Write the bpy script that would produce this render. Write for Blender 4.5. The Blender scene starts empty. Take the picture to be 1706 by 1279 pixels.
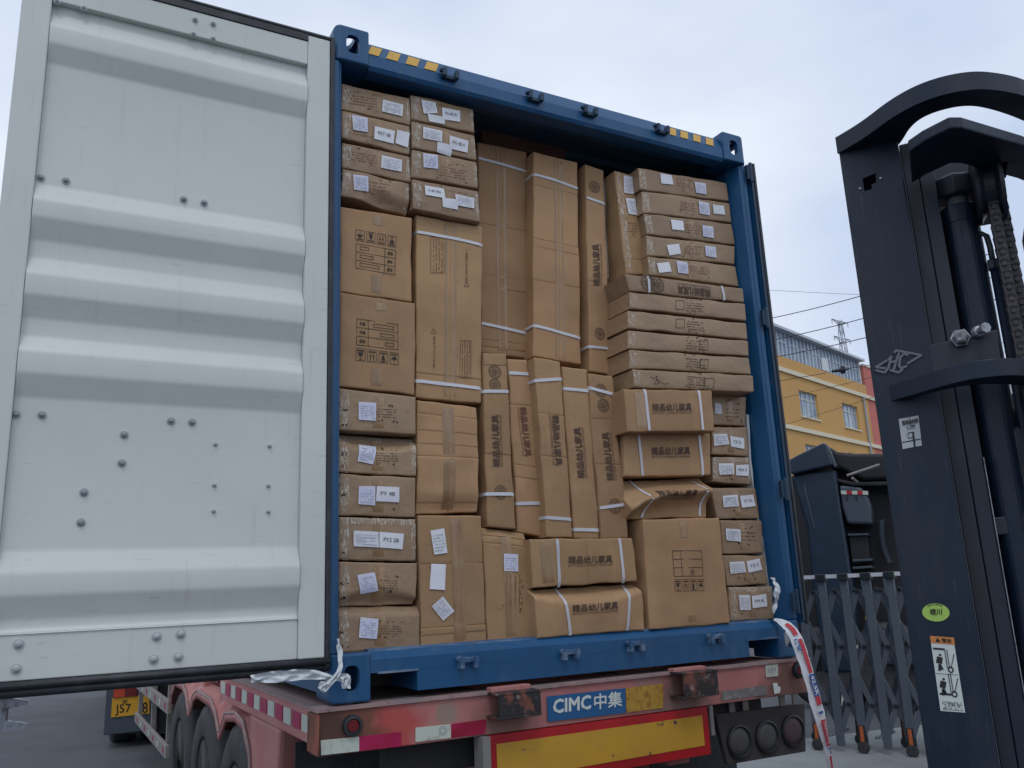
import bpy, math, random
from mathutils import Vector, noise
random.seed(7)
SC = bpy.context.scene
COL = SC.collection
G = 1.2                                   # height of the container floor casting above ground
# ------------------------------------------------------------------ camera
FPX = 1413.44
CAM = Vector((-0.96353, -3.25530, 0.39633 + G))
FW = Vector((0.46890417, 0.85195505, 0.23302677))
RT = Vector((0.88008508, -0.47298162, -0.04169685))
UP = Vector((-0.07469354, -0.22463521, 0.97157599))
cd = bpy.data.cameras.new('camera'); cam = bpy.data.objects.new('camera', cd); COL.objects.link(cam)
cd.sensor_fit = 'HORIZONTAL'; cd.sensor_width = 36; cd.lens = FPX / 1706 * 36
cd.clip_start = 0.05; cd.clip_end = 5000
from mathutils import Matrix
M = Matrix((RT, UP, -FW)).transposed().to_4x4(); M.translation = CAM
cam.matrix_world = M
SC.camera = cam
# ------------------------------------------------------------------ world, sun, exposure
W = bpy.data.worlds.new('World'); SC.world = W; W.use_nodes = True
nt = W.node_tree; nt.nodes.clear()
wo = nt.nodes.new('ShaderNodeOutputWorld'); bg = nt.nodes.new('ShaderNodeBackground')
sky = nt.nodes.new('ShaderNodeTexSky'); sky.sky_type = 'NISHITA'; sky.sun_disc = False
SUN_EL, SUN_AZ = math.radians(58), math.radians(205)
sky.sun_elevation = SUN_EL; sky.sun_rotation = SUN_AZ
sky.dust_density = 3.0
tc = nt.nodes.new('ShaderNodeTexCoord'); mp = nt.nodes.new('ShaderNodeMapping'); mp.inputs['Scale'].default_value = (1, 1, 2.2)
nz = nt.nodes.new('ShaderNodeTexNoise'); nz.inputs['Scale'].default_value = 1.7; nz.inputs['Detail'].default_value = 5; nz.inputs['Roughness'].default_value = .45
cr = nt.nodes.new('ShaderNodeValToRGB')
cr.color_ramp.elements[0].position = .36; cr.color_ramp.elements[0].color = (5.9, 6.9, 8.9, 1)
cr.color_ramp.elements[1].position = .62; cr.color_ramp.elements[1].color = (8.8, 9.5, 10.5, 1)
mx = nt.nodes.new('ShaderNodeMix'); mx.data_type = 'RGBA'; mx.inputs[0].default_value = .9
L = nt.links
L.new(tc.outputs['Generated'], mp.inputs[0]); L.new(mp.outputs[0], nz.inputs['Vector']); L.new(nz.outputs[0], cr.inputs[0])
L.new(sky.outputs[0], mx.inputs[6]); L.new(cr.outputs[0], mx.inputs[7]); L.new(mx.outputs[2], bg.inputs[0])
bg.inputs[1].default_value = 0.095
L.new(bg.outputs[0], wo.inputs[0])
sl = bpy.data.lights.new('sun', 'SUN'); sl.energy = 0.5; sl.angle = math.radians(14); sl.color = (1, .96, .9)
so = bpy.data.objects.new('sun', sl); COL.objects.link(so)
sd = Vector((math.cos(SUN_EL) * math.sin(SUN_AZ), math.cos(SUN_EL) * math.cos(SUN_AZ), math.sin(SUN_EL)))
so.rotation_euler = sd.to_track_quat('Z', 'Y').to_euler()
SC.view_settings.view_transform = 'Standard'; SC.view_settings.look = 'None'
SC.view_settings.gamma = 1; SC.view_settings.exposure = 0.12
SC.view_settings.use_curve_mapping = False

# ------------------------------------------------------------------ measuring helpers: a line of sight met with a real plane
def ray(u, v): return FW + RT * ((u - 853) / FPX) - UP * ((v - 639.5) / FPX)
class Plane:
    """vertical plane through O with horizontal unit normal n (pointing away from the viewer)"""
    def __init__(s, O, n): s.O = Vector(O); s.n = Vector((n[0], n[1], 0)).normalized()
    def at(s, u, v, off=0.0):
        d = ray(u, v); return CAM + d * (((s.O - CAM).dot(s.n) + off) / d.dot(s.n))
REAR = Plane((0, 0, 0), (0, 1))
SIDE = Plane((-.03, 0, 0), (1, 0))
def ground(u, v, z=0.0):
    d = ray(u, v); return CAM + d * ((z - CAM.z) / d.z)
def sstep(a, b, x):
    t = max(0., min(1., (x - a) / (b - a))); return t * t * (3 - 2 * t)

# ------------------------------------------------------------------ mesh helpers
class MB:
    def __init__(s): s.v = []; s.f = []
    def add(s, vs, fs):
        n = len(s.v); s.v += [Vector(p) for p in vs]; s.f += [tuple(i + n for i in f) for f in fs]; return s
    def box(s, a, b):
        (x0, y0, z0), (x1, y1, z1) = a, b
        return s.add([(x0,y0,z0),(x1,y0,z0),(x1,y1,z0),(x0,y1,z0),(x0,y0,z1),(x1,y0,z1),(x1,y1,z1),(x0,y1,z1)],
                     [(0,3,2,1),(4,5,6,7),(0,1,5,4),(1,2,6,5),(2,3,7,6),(3,0,4,7)])
    def prism(s, pts, vec):
        n = len(pts); vec = Vector(vec)
        nrm = Vector((0,0,0)); P = [Vector(p) for p in pts]
        for i in range(n): nrm += P[i].cross(P[(i+1) % n])
        if nrm.dot(vec) > 0: P.reverse()
        vs = P + [p + vec for p in P]
        fs = [tuple(range(n)), tuple(reversed(range(n, 2*n)))]
        fs += [(i, i+n, (i+1) % n + n, (i+1) % n) for i in range(n)]
        return s.add(vs, fs)
    def tube(s, path, r, n=8, caps=True, closed=False):
        path = [Vector(p) for p in path]; rs = r if isinstance(r, (list, tuple)) else [r] * len(path)
        rings = []; up = Vector((0,0,1)); m = len(path)
        for i, p in enumerate(path):
            t = (path[(i+1) % m] - path[i-1]) if closed else (path[min(i+1, m-1)] - path[max(i-1, 0)])
            t.normalize()
            a = t.cross(up)
            if a.length < .1: a = t.cross(Vector((1,0,0)))
            a.normalize(); b = t.cross(a)
            rings.append([p + (a*math.cos(2*math.pi*k/n) + b*math.sin(2*math.pi*k/n)) * rs[i] for k in range(n)])
        vs = [q for rg in rings for q in rg]; fs = []
        for i in range(m if closed else m-1):
            j = (i+1) % m
            fs += [(i*n+k, i*n+(k+1) % n, j*n+(k+1) % n, j*n+k) for k in range(n)]
        if caps and not closed: fs += [tuple(reversed(range(n))), tuple(range((m-1)*n, m*n))]
        return s.add(vs, fs)
    def lathe(s, o, ax, prof, n=24):
        """prof: (radius, distance along ax)"""
        o = Vector(o); ax = Vector(ax).normalized(); a = ax.cross(Vector((0,0,1)))
        if a.length < .1: a = ax.cross(Vector((1,0,0)))
        a.normalize(); b = ax.cross(a); vs = []; fs = []
        for r, h in prof:
            vs += [o + ax*h + (a*math.cos(2*math.pi*k/n) + b*math.sin(2*math.pi*k/n))*r for k in range(n)]
        for i in range(len(prof)-1):
            fs += [(i*n+k, i*n+(k+1) % n, (i+1)*n+(k+1) % n, (i+1)*n+k) for k in range(n)]
        fs += [tuple(range(n)), tuple(range((len(prof)-1)*n, len(prof)*n))]
        return s.add(vs, fs)
    def sweep(s, path, w, h, side, up=(0,0,1)):
        """rectangular bar along path; side vector horizontal, half sizes"""
        path = [Vector(p) for p in path]; side = Vector(side); up = Vector(up); vs = []; fs = []
        for p in path: vs += [p - side*w - up*h, p + side*w - up*h, p + side*w + up*h, p - side*w + up*h]
        for i in range(len(path)-1):
            for k in range(4): fs.append((i*4+k, i*4+(k+1) % 4, i*4+4+(k+1) % 4, i*4+4+k))
        fs += [(3,2,1,0), tuple(range(len(vs)-4, len(vs)))]
        return s.add(vs, fs)

def make(name, mb, mat, parent=None, smooth=False, bevel=0, **props):
    me = bpy.data.meshes.new(name)
    off = PW(parent)
    me.from_pydata([tuple(v - off) for v in mb.v], [], mb.f); me.update()
    o = bpy.data.objects.new(name, me); COL.objects.link(o)
    if parent: o.parent = parent
    if mat: me.materials.append(mat)
    if smooth:
        for p in me.polygons: p.use_smooth = True
    if bevel:
        m = o.modifiers.new('bevel', 'BEVEL'); m.width = bevel; m.segments = 2; m.limit_method = 'ANGLE'; m.angle_limit = math.radians(40)
    for k, v in props.items(): o[k] = v
    return o
def PW(p):
    off = Vector((0,0,0))
    while p is not None: off = off + p.location; p = p.parent
    return off
def thing(name, loc, label, cat, group=None):
    e = bpy.data.objects.new(name, None); COL.objects.link(e); e.location = loc; e.empty_display_size = .1
    e['label'] = label; e['category'] = cat
    if group: e['group'] = group
    return e

# ------------------------------------------------------------------ materials
def mat(name, color, rough=.6, metal=0, spec=.5):
    m = bpy.data.materials.new(name); m.use_nodes = True
    b = m.node_tree.nodes['Principled BSDF']
    b.inputs['Base Color'].default_value = (*color, 1); b.inputs['Roughness'].default_value = rough
    b.inputs['Metallic'].default_value = metal; b.inputs['Specular IOR Level'].default_value = spec
    return m
def layer(m, color, scale, lo, hi, stretch=(1,1,1), rough=None, detail=6, seed=0.0, amount=1.0):
    """mix another colour into the base colour through a thresholded noise"""
    t = m.node_tree; b = t.nodes['Principled BSDF']
    tcn = t.nodes.new('ShaderNodeTexCoord'); mpn = t.nodes.new('ShaderNodeMapping'); n = t.nodes.new('ShaderNodeTexNoise')
    mpn.inputs['Scale'].default_value = stretch; mpn.inputs['Location'].default_value = (seed, seed*.7, seed*1.3)
    n.inputs['Scale'].default_value = scale; n.inputs['Detail'].default_value = detail; n.inputs['Roughness'].default_value = .62
    mr = t.nodes.new('ShaderNodeMapRange'); mr.inputs[1].default_value = lo; mr.inputs[2].default_value = hi; mr.inputs[4].default_value = amount
    t.links.new(tcn.outputs['Object'], mpn.inputs[0]); t.links.new(mpn.outputs[0], n.inputs['Vector']); t.links.new(n.outputs[0], mr.inputs[0])
    x = t.nodes.new('ShaderNodeMix'); x.data_type = 'RGBA'; t.links.new(mr.outputs[0], x.inputs[0])
    bc = b.inputs['Base Color']
    if bc.links: t.links.new(bc.links[0].from_socket, x.inputs[6])
    else: x.inputs[6].default_value = bc.default_value
    x.inputs[7].default_value = (*color, 1); t.links.new(x.outputs[2], bc)
    if rough is not None:
        y = t.nodes.new('ShaderNodeMix'); t.links.new(mr.outputs[0], y.inputs[0]); rr = b.inputs['Roughness']
        if rr.links: t.links.new(rr.links[0].from_socket, y.inputs[2])
        else: y.inputs[2].default_value = rr.default_value
        y.inputs[3].default_value = rough; t.links.new(y.outputs[0], rr)
    return m
def bump(m, scale, strength, dist=.01, stretch=(1,1,1), detail=4, wave=None):
    t = m.node_tree; b = t.nodes['Principled BSDF']
    tcn = t.nodes.new('ShaderNodeTexCoord'); mpn = t.nodes.new('ShaderNodeMapping'); mpn.inputs['Scale'].default_value = stretch
    t.links.new(tcn.outputs['Object'], mpn.inputs[0])
    if wave:
        n = t.nodes.new('ShaderNodeTexWave'); n.bands_direction = wave; n.inputs['Scale'].default_value = scale; n.inputs['Distortion'].default_value = 1.5; n.inputs['Detail Scale'].default_value = .3
    else:
        n = t.nodes.new('ShaderNodeTexNoise'); n.inputs['Scale'].default_value = scale; n.inputs['Detail'].default_value = detail
    t.links.new(mpn.outputs[0], n.inputs['Vector'])
    bp = t.nodes.new('ShaderNodeBump'); bp.inputs['Strength'].default_value = strength; bp.inputs['Distance'].default_value = dist
    t.links.new(n.outputs[0], bp.inputs['Height'])
    if b.inputs['Normal'].links: t.links.new(b.inputs['Normal'].links[0].from_socket, bp.inputs['Normal'])
    t.links.new(bp.outputs[0], b.inputs['Normal'])
    return m
def tint(m, amount=.25, hue=.02):
    """each object its own shade"""
    t = m.node_tree; b = t.nodes['Principled BSDF']; oi = t.nodes.new('ShaderNodeObjectInfo')
    hs = t.nodes.new('ShaderNodeHueSaturation'); bc = b.inputs['Base Color']
    if bc.links: t.links.new(bc.links[0].from_socket, hs.inputs['Color'])
    else: hs.inputs['Color'].default_value = bc.default_value
    mr = t.nodes.new('ShaderNodeMapRange'); mr.inputs[3].default_value = 1-amount; mr.inputs[4].default_value = 1+amount
    t.links.new(oi.outputs['Random'], mr.inputs[0]); t.links.new(mr.outputs[0], hs.inputs['Value'])
    mu = t.nodes.new('ShaderNodeMath'); mu.operation = 'MULTIPLY'; mu.inputs[1].default_value = 7.31; t.links.new(oi.outputs['Random'], mu.inputs[0])
    fr = t.nodes.new('ShaderNodeMath'); fr.operation = 'FRACT'; t.links.new(mu.outputs[0], fr.inputs[0])
    m2 = t.nodes.new('ShaderNodeMapRange'); m2.inputs[3].default_value = .5-hue; m2.inputs[4].default_value = .5+hue
    t.links.new(fr.outputs[0], m2.inputs[0]); t.links.new(m2.outputs[0], hs.inputs['Hue'])
    t.links.new(hs.outputs[0], bc); return m

def edges(m, color=(.62, .47, .33), lo=.535, hi=.60):
    """scuffed, paler paper where the board is folded"""
    t = m.node_tree; b = t.nodes['Principled BSDF']; g = t.nodes.new('ShaderNodeNewGeometry')
    mr = t.nodes.new('ShaderNodeMapRange'); mr.inputs[1].default_value = lo; mr.inputs[2].default_value = hi; mr.inputs[4].default_value = .65
    t.links.new(g.outputs['Pointiness'], mr.inputs[0])
    n = t.nodes.new('ShaderNodeTexNoise'); n.inputs['Scale'].default_value = 22; tcn = t.nodes.new('ShaderNodeTexCoord'); t.links.new(tcn.outputs['Object'], n.inputs['Vector'])
    m3 = t.nodes.new('ShaderNodeMapRange'); m3.inputs[1].default_value = .38; m3.inputs[2].default_value = .6; t.links.new(n.outputs[0], m3.inputs[0])
    mu = t.nodes.new('ShaderNodeMath'); mu.operation = 'MULTIPLY'; t.links.new(mr.outputs[0], mu.inputs[0]); t.links.new(m3.outputs[0], mu.inputs[1])
    x = t.nodes.new('ShaderNodeMix'); x.data_type = 'RGBA'; bc = b.inputs['Base Color']; t.links.new(mu.outputs[0], x.inputs[0])
    t.links.new(bc.links[0].from_socket, x.inputs[6]); x.inputs[7].default_value = (*color, 1); t.links.new(x.outputs[2], bc)
CARD = mat('cardboard', (.42, .262, .142), .78, spec=.3)
layer(CARD, (.31, .188, .100), 2.2, .42, .68, seed=1, amount=.8)
layer(CARD, (.50, .33, .19), 9, .58, .8, stretch=(1,1,.3), seed=5, amount=.5)
layer(CARD, (.20, .12, .07), 30, .60, .72, seed=9, amount=.35)
bump(CARD, 70, .22, .0022, wave='Z'); bump(CARD, 12, .25, .006); bump(CARD, 240, .15, .001)
edges(CARD); tint(CARD, .14, .003)
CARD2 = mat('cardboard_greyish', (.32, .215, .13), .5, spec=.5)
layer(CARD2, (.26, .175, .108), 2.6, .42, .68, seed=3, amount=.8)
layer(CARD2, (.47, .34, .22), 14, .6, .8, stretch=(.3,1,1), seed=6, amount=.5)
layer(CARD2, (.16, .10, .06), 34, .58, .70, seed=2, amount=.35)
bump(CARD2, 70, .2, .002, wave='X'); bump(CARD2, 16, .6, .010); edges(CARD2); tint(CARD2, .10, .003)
INSIDE = mat('cardboard_seam', (.14, .085, .05), .9)
TAPE = mat('packing_tape', (.27, .165, .085), .22, spec=.6)
layer(TAPE, (.36, .235, .13), 6, .4, .7, stretch=(4,1,.6)); layer(TAPE, (.62, .52, .4), 26, .66, .74, stretch=(3,1,.35), seed=4, amount=.6)
bump(TAPE, 45, .5, .004, stretch=(2,1,.4)); tint(TAPE, .08, .002)
# clear tape: shiny wrinkled film, see-through between the wrinkles
CLEAR = mat('clear_tape', (.72, .68, .6), .18, spec=.7)
t = CLEAR.node_tree; b = t.nodes['Principled BSDF']
tcn = t.nodes.new('ShaderNodeTexCoord'); n1 = t.nodes.new('ShaderNodeTexNoise'); n1.inputs['Scale'].default_value = 42; n1.inputs['Detail'].default_value = 6; n1.inputs['Distortion'].default_value = 2.2
mr = t.nodes.new('ShaderNodeMapRange'); mr.inputs[1].default_value = .50; mr.inputs[2].default_value = .60; mr.inputs[3].default_value = .05; mr.inputs[4].default_value = .6
mpc = t.nodes.new('ShaderNodeMapping'); mpc.inputs['Scale'].default_value = (1.8, 1, .55); mpc.inputs['Rotation'].default_value = (0, .5, 0); t.links.new(tcn.outputs['Object'], mpc.inputs[0]); t.links.new(mpc.outputs[0], n1.inputs['Vector']); t.links.new(n1.outputs[0], mr.inputs[0]); t.links.new(mr.outputs[0], b.inputs['Alpha'])
bump(CLEAR, 60, .8, .006)
STRAP = mat('strap_plastic', (.55, .56, .60), .35); bump(STRAP, 200, .3, .001); tint(STRAP, .1)
PAPER = mat('label_paper', (.72, .74, .80), .6); layer(PAPER, (.6, .63, .7), 8, .5, .75)
tint(PAPER, .06)
PAPER2 = mat('label_paper_tinted', (.60, .62, .78), .5); layer(PAPER2, (.75, .72, .66), 25, .5, .7)
INK = mat('print_ink', (.088, .050, .034), .7); layer(INK, (.20, .125, .075), 60, .5, .75, amount=.7)
INKD = mat('print_ink_black', (.03, .026, .024), .7)
INKR = mat('print_ink_brown', (.17, .07, .045), .7)
INKG = mat('label_print_grey', (.28, .30, .36), .7)
BLUE = mat('blue_container_paint', (.0065, .072, .185), .42)
layer(BLUE, (.009, .088, .22), 3, .4, .7); layer(BLUE, (.05, .12, .21), 18, .54, .72, stretch=(1,1,.2), amount=.5, rough=.7)
layer(BLUE, (.13, .085, .06), 24, .655, .70, seed=8, amount=.65, rough=.9)
bump(BLUE, 6, .15, .01)
BLUEW = mat('worn_blue_paint', (.03, .09, .20), .6)
layer(BLUEW, (.22, .28, .36), 14, .45, .62, stretch=(.3,1,1), amount=.8, rough=.8); layer(BLUEW, (.09, .06, .05), 32, .6, .7, seed=3, amount=.6)
NAVY = mat('dark_blue_paint', (.005, .030, .068), .5); layer(NAVY, (.008, .042, .09), 4, .4, .7)
INNER = mat('container_interior', (.06, .15, .26), .7); layer(INNER, (.11, .12, .14), 3, .4, .7)
PLY = mat('plywood_floor', (.16, .10, .06), .8)
DOORW = mat('white_door_paint', (.60, .63, .61), .40)
layer(DOORW, (.55, .59, .56), 1.6, .4, .7); layer(DOORW, (.44, .47, .45), 22, .64, .8, stretch=(.5,1,.5), amount=.35); bump(DOORW, 2.2, .18, .02); bump(DOORW, 120, .05, .001)
RUBBER = mat('black_rubber', (.018, .022, .028), .5); layer(RUBBER, (.045, .052, .06), 12, .5, .75)
BOLT = mat('painted_bolt', (.40, .44, .44), .4); BOLTG = mat('galvanised_bolt', (.30, .32, .33), .35, .6)
YEL = mat('yellow_marking', (.62, .36, .05), .5); layer(YEL, (.45, .27, .06), 20, .5, .8)
STEEL = mat('bare_steel', (.30, .32, .36), .38, .6); layer(STEEL, (.12, .10, .09), 30, .5, .7, rough=.8)
CHROME = mat('chrome', (.62, .64, .66), .3, .6)
PINK = mat('faded_red_paint', (.41, .155, .145), .62)
layer(PINK, (.47, .22, .20), 3, .42, .68); layer(PINK, (.32, .08, .075), 2.1, .58, .75, seed=4, amount=.5); layer(PINK, (.30, .19, .15), 16, .6, .78, stretch=(1,1,.25), amount=.55, rough=.85)
layer(PINK, (.06, .03, .022), 30, .67, .75, seed=7, amount=.85, rough=.9); bump(PINK, 22, .15, .003)
RUST = mat('rusty_red_paint', (.16, .055, .032), .8)
layer(RUST, (.30, .09, .05), 7, .45, .6, stretch=(1,1,.4)); layer(RUST, (.05, .025, .02), 16, .52, .66, stretch=(1,1,.4), seed=3); bump(RUST, 40, .4, .003)
BUFF = mat('worn_black_steel', (.022, .02, .022), .6); layer(BUFF, (.20, .07, .045), 11, .5, .6, rough=.85); layer(BUFF, (.33, .28, .26), 26, .58, .68, seed=5, amount=.7); bump(BUFF, 40, .5, .004)
EDGE = mat('scraped_paint_edge', (.34, .22, .21), .7); layer(EDGE, (.12, .08, .075), 30, .52, .68, amount=.75); layer(EDGE, (.22, .20, .20), 5, .45, .65)
GREY = mat('dull_grey_dirt', (.16, .15, .15), .8); layer(GREY, (.30, .28, .27), 30, .5, .7)
MAG = mat('magenta_reflective_tape', (.38, .010, .075), .35); layer(MAG, (.26, .008, .03), 5, .5, .7)
RWHITE = mat('white_reflective_tape', (.52, .57, .50), .4); layer(RWHITE, (.38, .36, .3), 24, .58, .72)
SIGNB = mat('sign_blue', (.012, .10, .26), .5); SIGNW = mat('sign_white', (.62, .68, .66), .5)
GOLD = mat('worn_gold_sign', (.42, .25, .035), .6); layer(GOLD, (.30, .12, .02), 32, .5, .62); layer(GOLD, (.6, .5, .35), 36, .62, .7, seed=3)
SRED = mat('bumper_red', (.42, .012, .018), .45); layer(SRED, (.3, .01, .015), 4, .5, .7)
SYEL = mat('bumper_yellow', (.56, .315, .030), .5); layer(SYEL, (.50, .27, .04), 3, .4, .7); layer(SYEL, (.06, .05, .05), 13, .635, .66, seed=5.2); layer(SYEL, (.40, .25, .08), 26, .58, .75, stretch=(.4,1,1), amount=.5)
LAMP = mat('red_lamp_lens', (.15, .014, .016), .25)
TYRE = mat('tyre_rubber', (.030, .032, .036), .75); layer(TYRE, (.055, .055, .06), 9, .45, .7); bump(TYRE, 60, .2, .003)
RIM = mat('wheel_rim', (.13, .14, .16), .5, .3)
CHASSIS = mat('dark_chassis', (.018, .017, .019), .7); layer(CHASSIS, (.05, .035, .03), 8, .55, .75)
GALV = mat('galvanised_rail', (.22, .21, .20), .6); layer(GALV, (.30, .25, .22), 12, .5, .7)
ORANGE = mat('orange_lens', (.5, .06, .02), .3); PLATE = mat('yellow_plate', (.62, .32, .02), .5)
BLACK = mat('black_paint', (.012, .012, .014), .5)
MAST = mat('black_mast_paint', (.0055, .014, .033), .36, spec=.35)
layer(MAST, (.010, .020, .040), 3, .42, .7, rough=.5); layer(MAST, (.030, .032, .040), 9, .48, .68, stretch=(1,1,.35), amount=.6, rough=.7)
layer(MAST, (.11, .12, .14), 44, .60, .70, stretch=(2.5,2.5,.22), seed=11, amount=.22, rough=.7); bump(MAST, 30, .12, .002); bump(MAST, 4, .2, .01)
MASTD = mat('greasy_mast_steel', (.008, .014, .028), .45); layer(MASTD, (.018, .017, .022), 7, .5, .75, stretch=(1,1,.3), rough=.7)
CHAIN = mat('greasy_chain', (.035, .033, .042), .6); layer(CHAIN, (.07, .06, .06), 40, .5, .7); bump(CHAIN, 60, .4, .004)
LOGO = mat('grey_badge', (.13, .14, .17), .5)
GRN = mat('green_sticker', (.34, .52, .10), .5); ORG = mat('orange_sticker', (.55, .20, .05), .5)
TRUCK = mat('dark_truck_paint', (.013, .026, .048), .4); layer(TRUCK, (.019, .034, .058), 3, .4, .7)
TRUCKD = mat('truck_black_plastic', (.010, .011, .015), .6); TRUCKG = mat('truck_grey_plastic', (.055, .07, .095), .5)
GLASSD = mat('dark_glass', (.01, .012, .016), .08)
GATE = mat('gate_grey_blue', (.10, .122, .152), .42); layer(GATE, (.10, .12, .15), 8, .5, .7, stretch=(1,1,.3)); layer(GATE, (.16, .15, .14), 30, .62, .75, amount=.6)
GATED = mat('gate_dark', (.015, .020, .026), .5)
WALLY = mat('ochre_wall', (.60, .345, .115), .85); layer(WALLY, (.56, .32, .11), .4, .4, .7); layer(WALLY, (.5, .30, .12), 1.6, .6, .8, stretch=(1,1,.2), amount=.5)
WALLR = mat('coral_wall', (.56, .17, .135), .85); layer(WALLR, (.50, .16, .13), .6, .45, .7)
TRIM = mat('cream_trim', (.72, .66, .50), .8); WFRAME = mat('window_frame', (.55, .56, .50), .5)
WGLASS = mat('window_glass', (.20, .29, .42), .12); layer(WGLASS, (.34, .44, .56), .9, .45, .6)
ROOFM = mat('pale_roof_sheet', (.52, .56, .62), .5); WHITE = mat('white_metal', (.62, .66, .70), .5)
PYL = mat('pylon_steel_hazed', (.34, .38, .44), .6); WIRE = mat('cable_black', (.02, .025, .04), .6)  # pylon steel made paler: distance haze put into its colour
ASPH = mat('asphalt', (.085, .092, .105), .85); layer(ASPH, (.062, .068, .08), 1.1, .4, .7); layer(ASPH, (.13, .135, .145), 70, .6, .75, amount=.5); layer(ASPH, (.05, .05, .055), 4, .6, .75, stretch=(1,3,1), amount=.6); bump(ASPH, 90, .4, .006)
CONC = mat('concrete_apron', (.24, .26, .27), .85); layer(CONC, (.18, .195, .20), 1.3, .4, .7); layer(CONC, (.30, .31, .31), 30, .6, .75, amount=.5); bump(CONC, 60, .3, .004)
CLOTH = mat('white_plastic_rag', (.62, .66, .70), .45); layer(CLOTH, (.40, .43, .47), 16, .5, .7, stretch=(1,1,2)); bump(CLOTH, 30, .8, .012)
SACK = mat('woven_sack', (.66, .70, .76), .5); bump(SACK, 300, .3, .001)
SRD = mat('sack_red_print', (.50, .03, .05), .5); SBL = mat('sack_blue_print', (.02, .10, .33), .5)
FOAM = mat('white_foam', (.66, .68, .70), .6); bump(FOAM, 30, .4, .006)

# ------------------------------------------------------------------ flat print helpers
_tc = {}
def text_tris(body, bold=.012):
    k = (body, bold)
    if k not in _tc:
        c = bpy.data.curves.new('t', 'FONT'); c.body = body; c.offset = bold; c.resolution_u = 2
        o = bpy.data.objects.new('t', c); COL.objects.link(o)
        me = bpy.data.meshes.new_from_object(o.evaluated_get(bpy.context.evaluated_depsgraph_get()))
        vs = [(v.co.x, v.co.y) for v in me.vertices]; fs = [tuple(p.vertices) for p in me.polygons]
        x0 = min(v[0] for v in vs); x1 = max(v[0] for v in vs); y0 = min(v[1] for v in vs); y1 = max(v[1] for v in vs)
        _tc[k] = ([((x-x0)/(x1-x0), (y-y0)/(y1-y0)) for x, y in vs], fs)
        bpy.data.objects.remove(o); bpy.data.curves.remove(c)
    return _tc[k]
def quad_uv(q, u, v):
    """q = four corners: bottom-left, bottom-right, top-right, top-left of the print"""
    a = q[0].lerp(q[1], u); b = q[3].lerp(q[2], u); return a.lerp(b, v)
def put_text(mb, body, q, off=Vector((0,0,0)), bold=.012, fn=None):
    """bold = stroke widening as a share of the letter height, made with shifted copies each a hair above the last"""
    vs, fs = text_tris(body, 0.0); asp = (q[3]-q[0]).length/max((q[1]-q[0]).length, 1e-6)
    nrm = (q[1]-q[0]).cross(q[3]-q[0]).normalized()
    if nrm.dot(CAM-q[0]) < 0: nrm = -nrm
    shifts = [(0, 0)] if bold <= 0 else [(0, 0), (bold, bold*.5), (-bold, -bold*.5), (bold*.5, -bold), (-bold*.5, bold)]
    for k, (du, dv) in enumerate(shifts):
        P = []
        for u, v in vs:
            p = quad_uv(q, u+du*asp, v+dv); P.append((fn(p) if fn else p + off)+nrm*.00025*k)
        mb.add(P, fs)
def flat(mb, pts, fn=None, off=Vector((0,0,0))):
    mb.add([fn(Vector(p)) if fn else Vector(p) + off for p in pts], [tuple(range(len(pts)))])
def rect_uv(mb, q, u0, v0, u1, v1, fn):
    flat(mb, [quad_uv(q, u0, v0), quad_uv(q, u1, v0), quad_uv(q, u1, v1), quad_uv(q, u0, v1)], fn)
def frame_uv(mb, q, u0, v0, u1, v1, fn, w=.012, asp=1):
    rect_uv(mb, q, u0, v0, u1, v0+w*asp, fn); rect_uv(mb, q, u0, v1-w*asp, u1, v1, fn)
    rect_uv(mb, q, u0, v0, u0+w, v1, fn); rect_uv(mb, q, u1-w, v0, u1, v1, fn)

# ================================================================== SETTING: ground
make('ground', MB().add([(-900,-900,0),(900,-900,0),(900,1500,0),(-900,1500,0)], [(0,1,2,3)]), ASPH, kind='structure')
cp = [ground(1120,1300), ground(1200,1262), ground(1300,1236), ground(1560,1205), ground(1800,1190), ground(2300,1300), ground(2200,1700), ground(1250,1500)]
mb = MB(); mb.add([(p.x, p.y, .004) for p in cp], [tuple(range(len(cp)))])
pv = make('pavement', mb, CONC, kind='structure')
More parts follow.
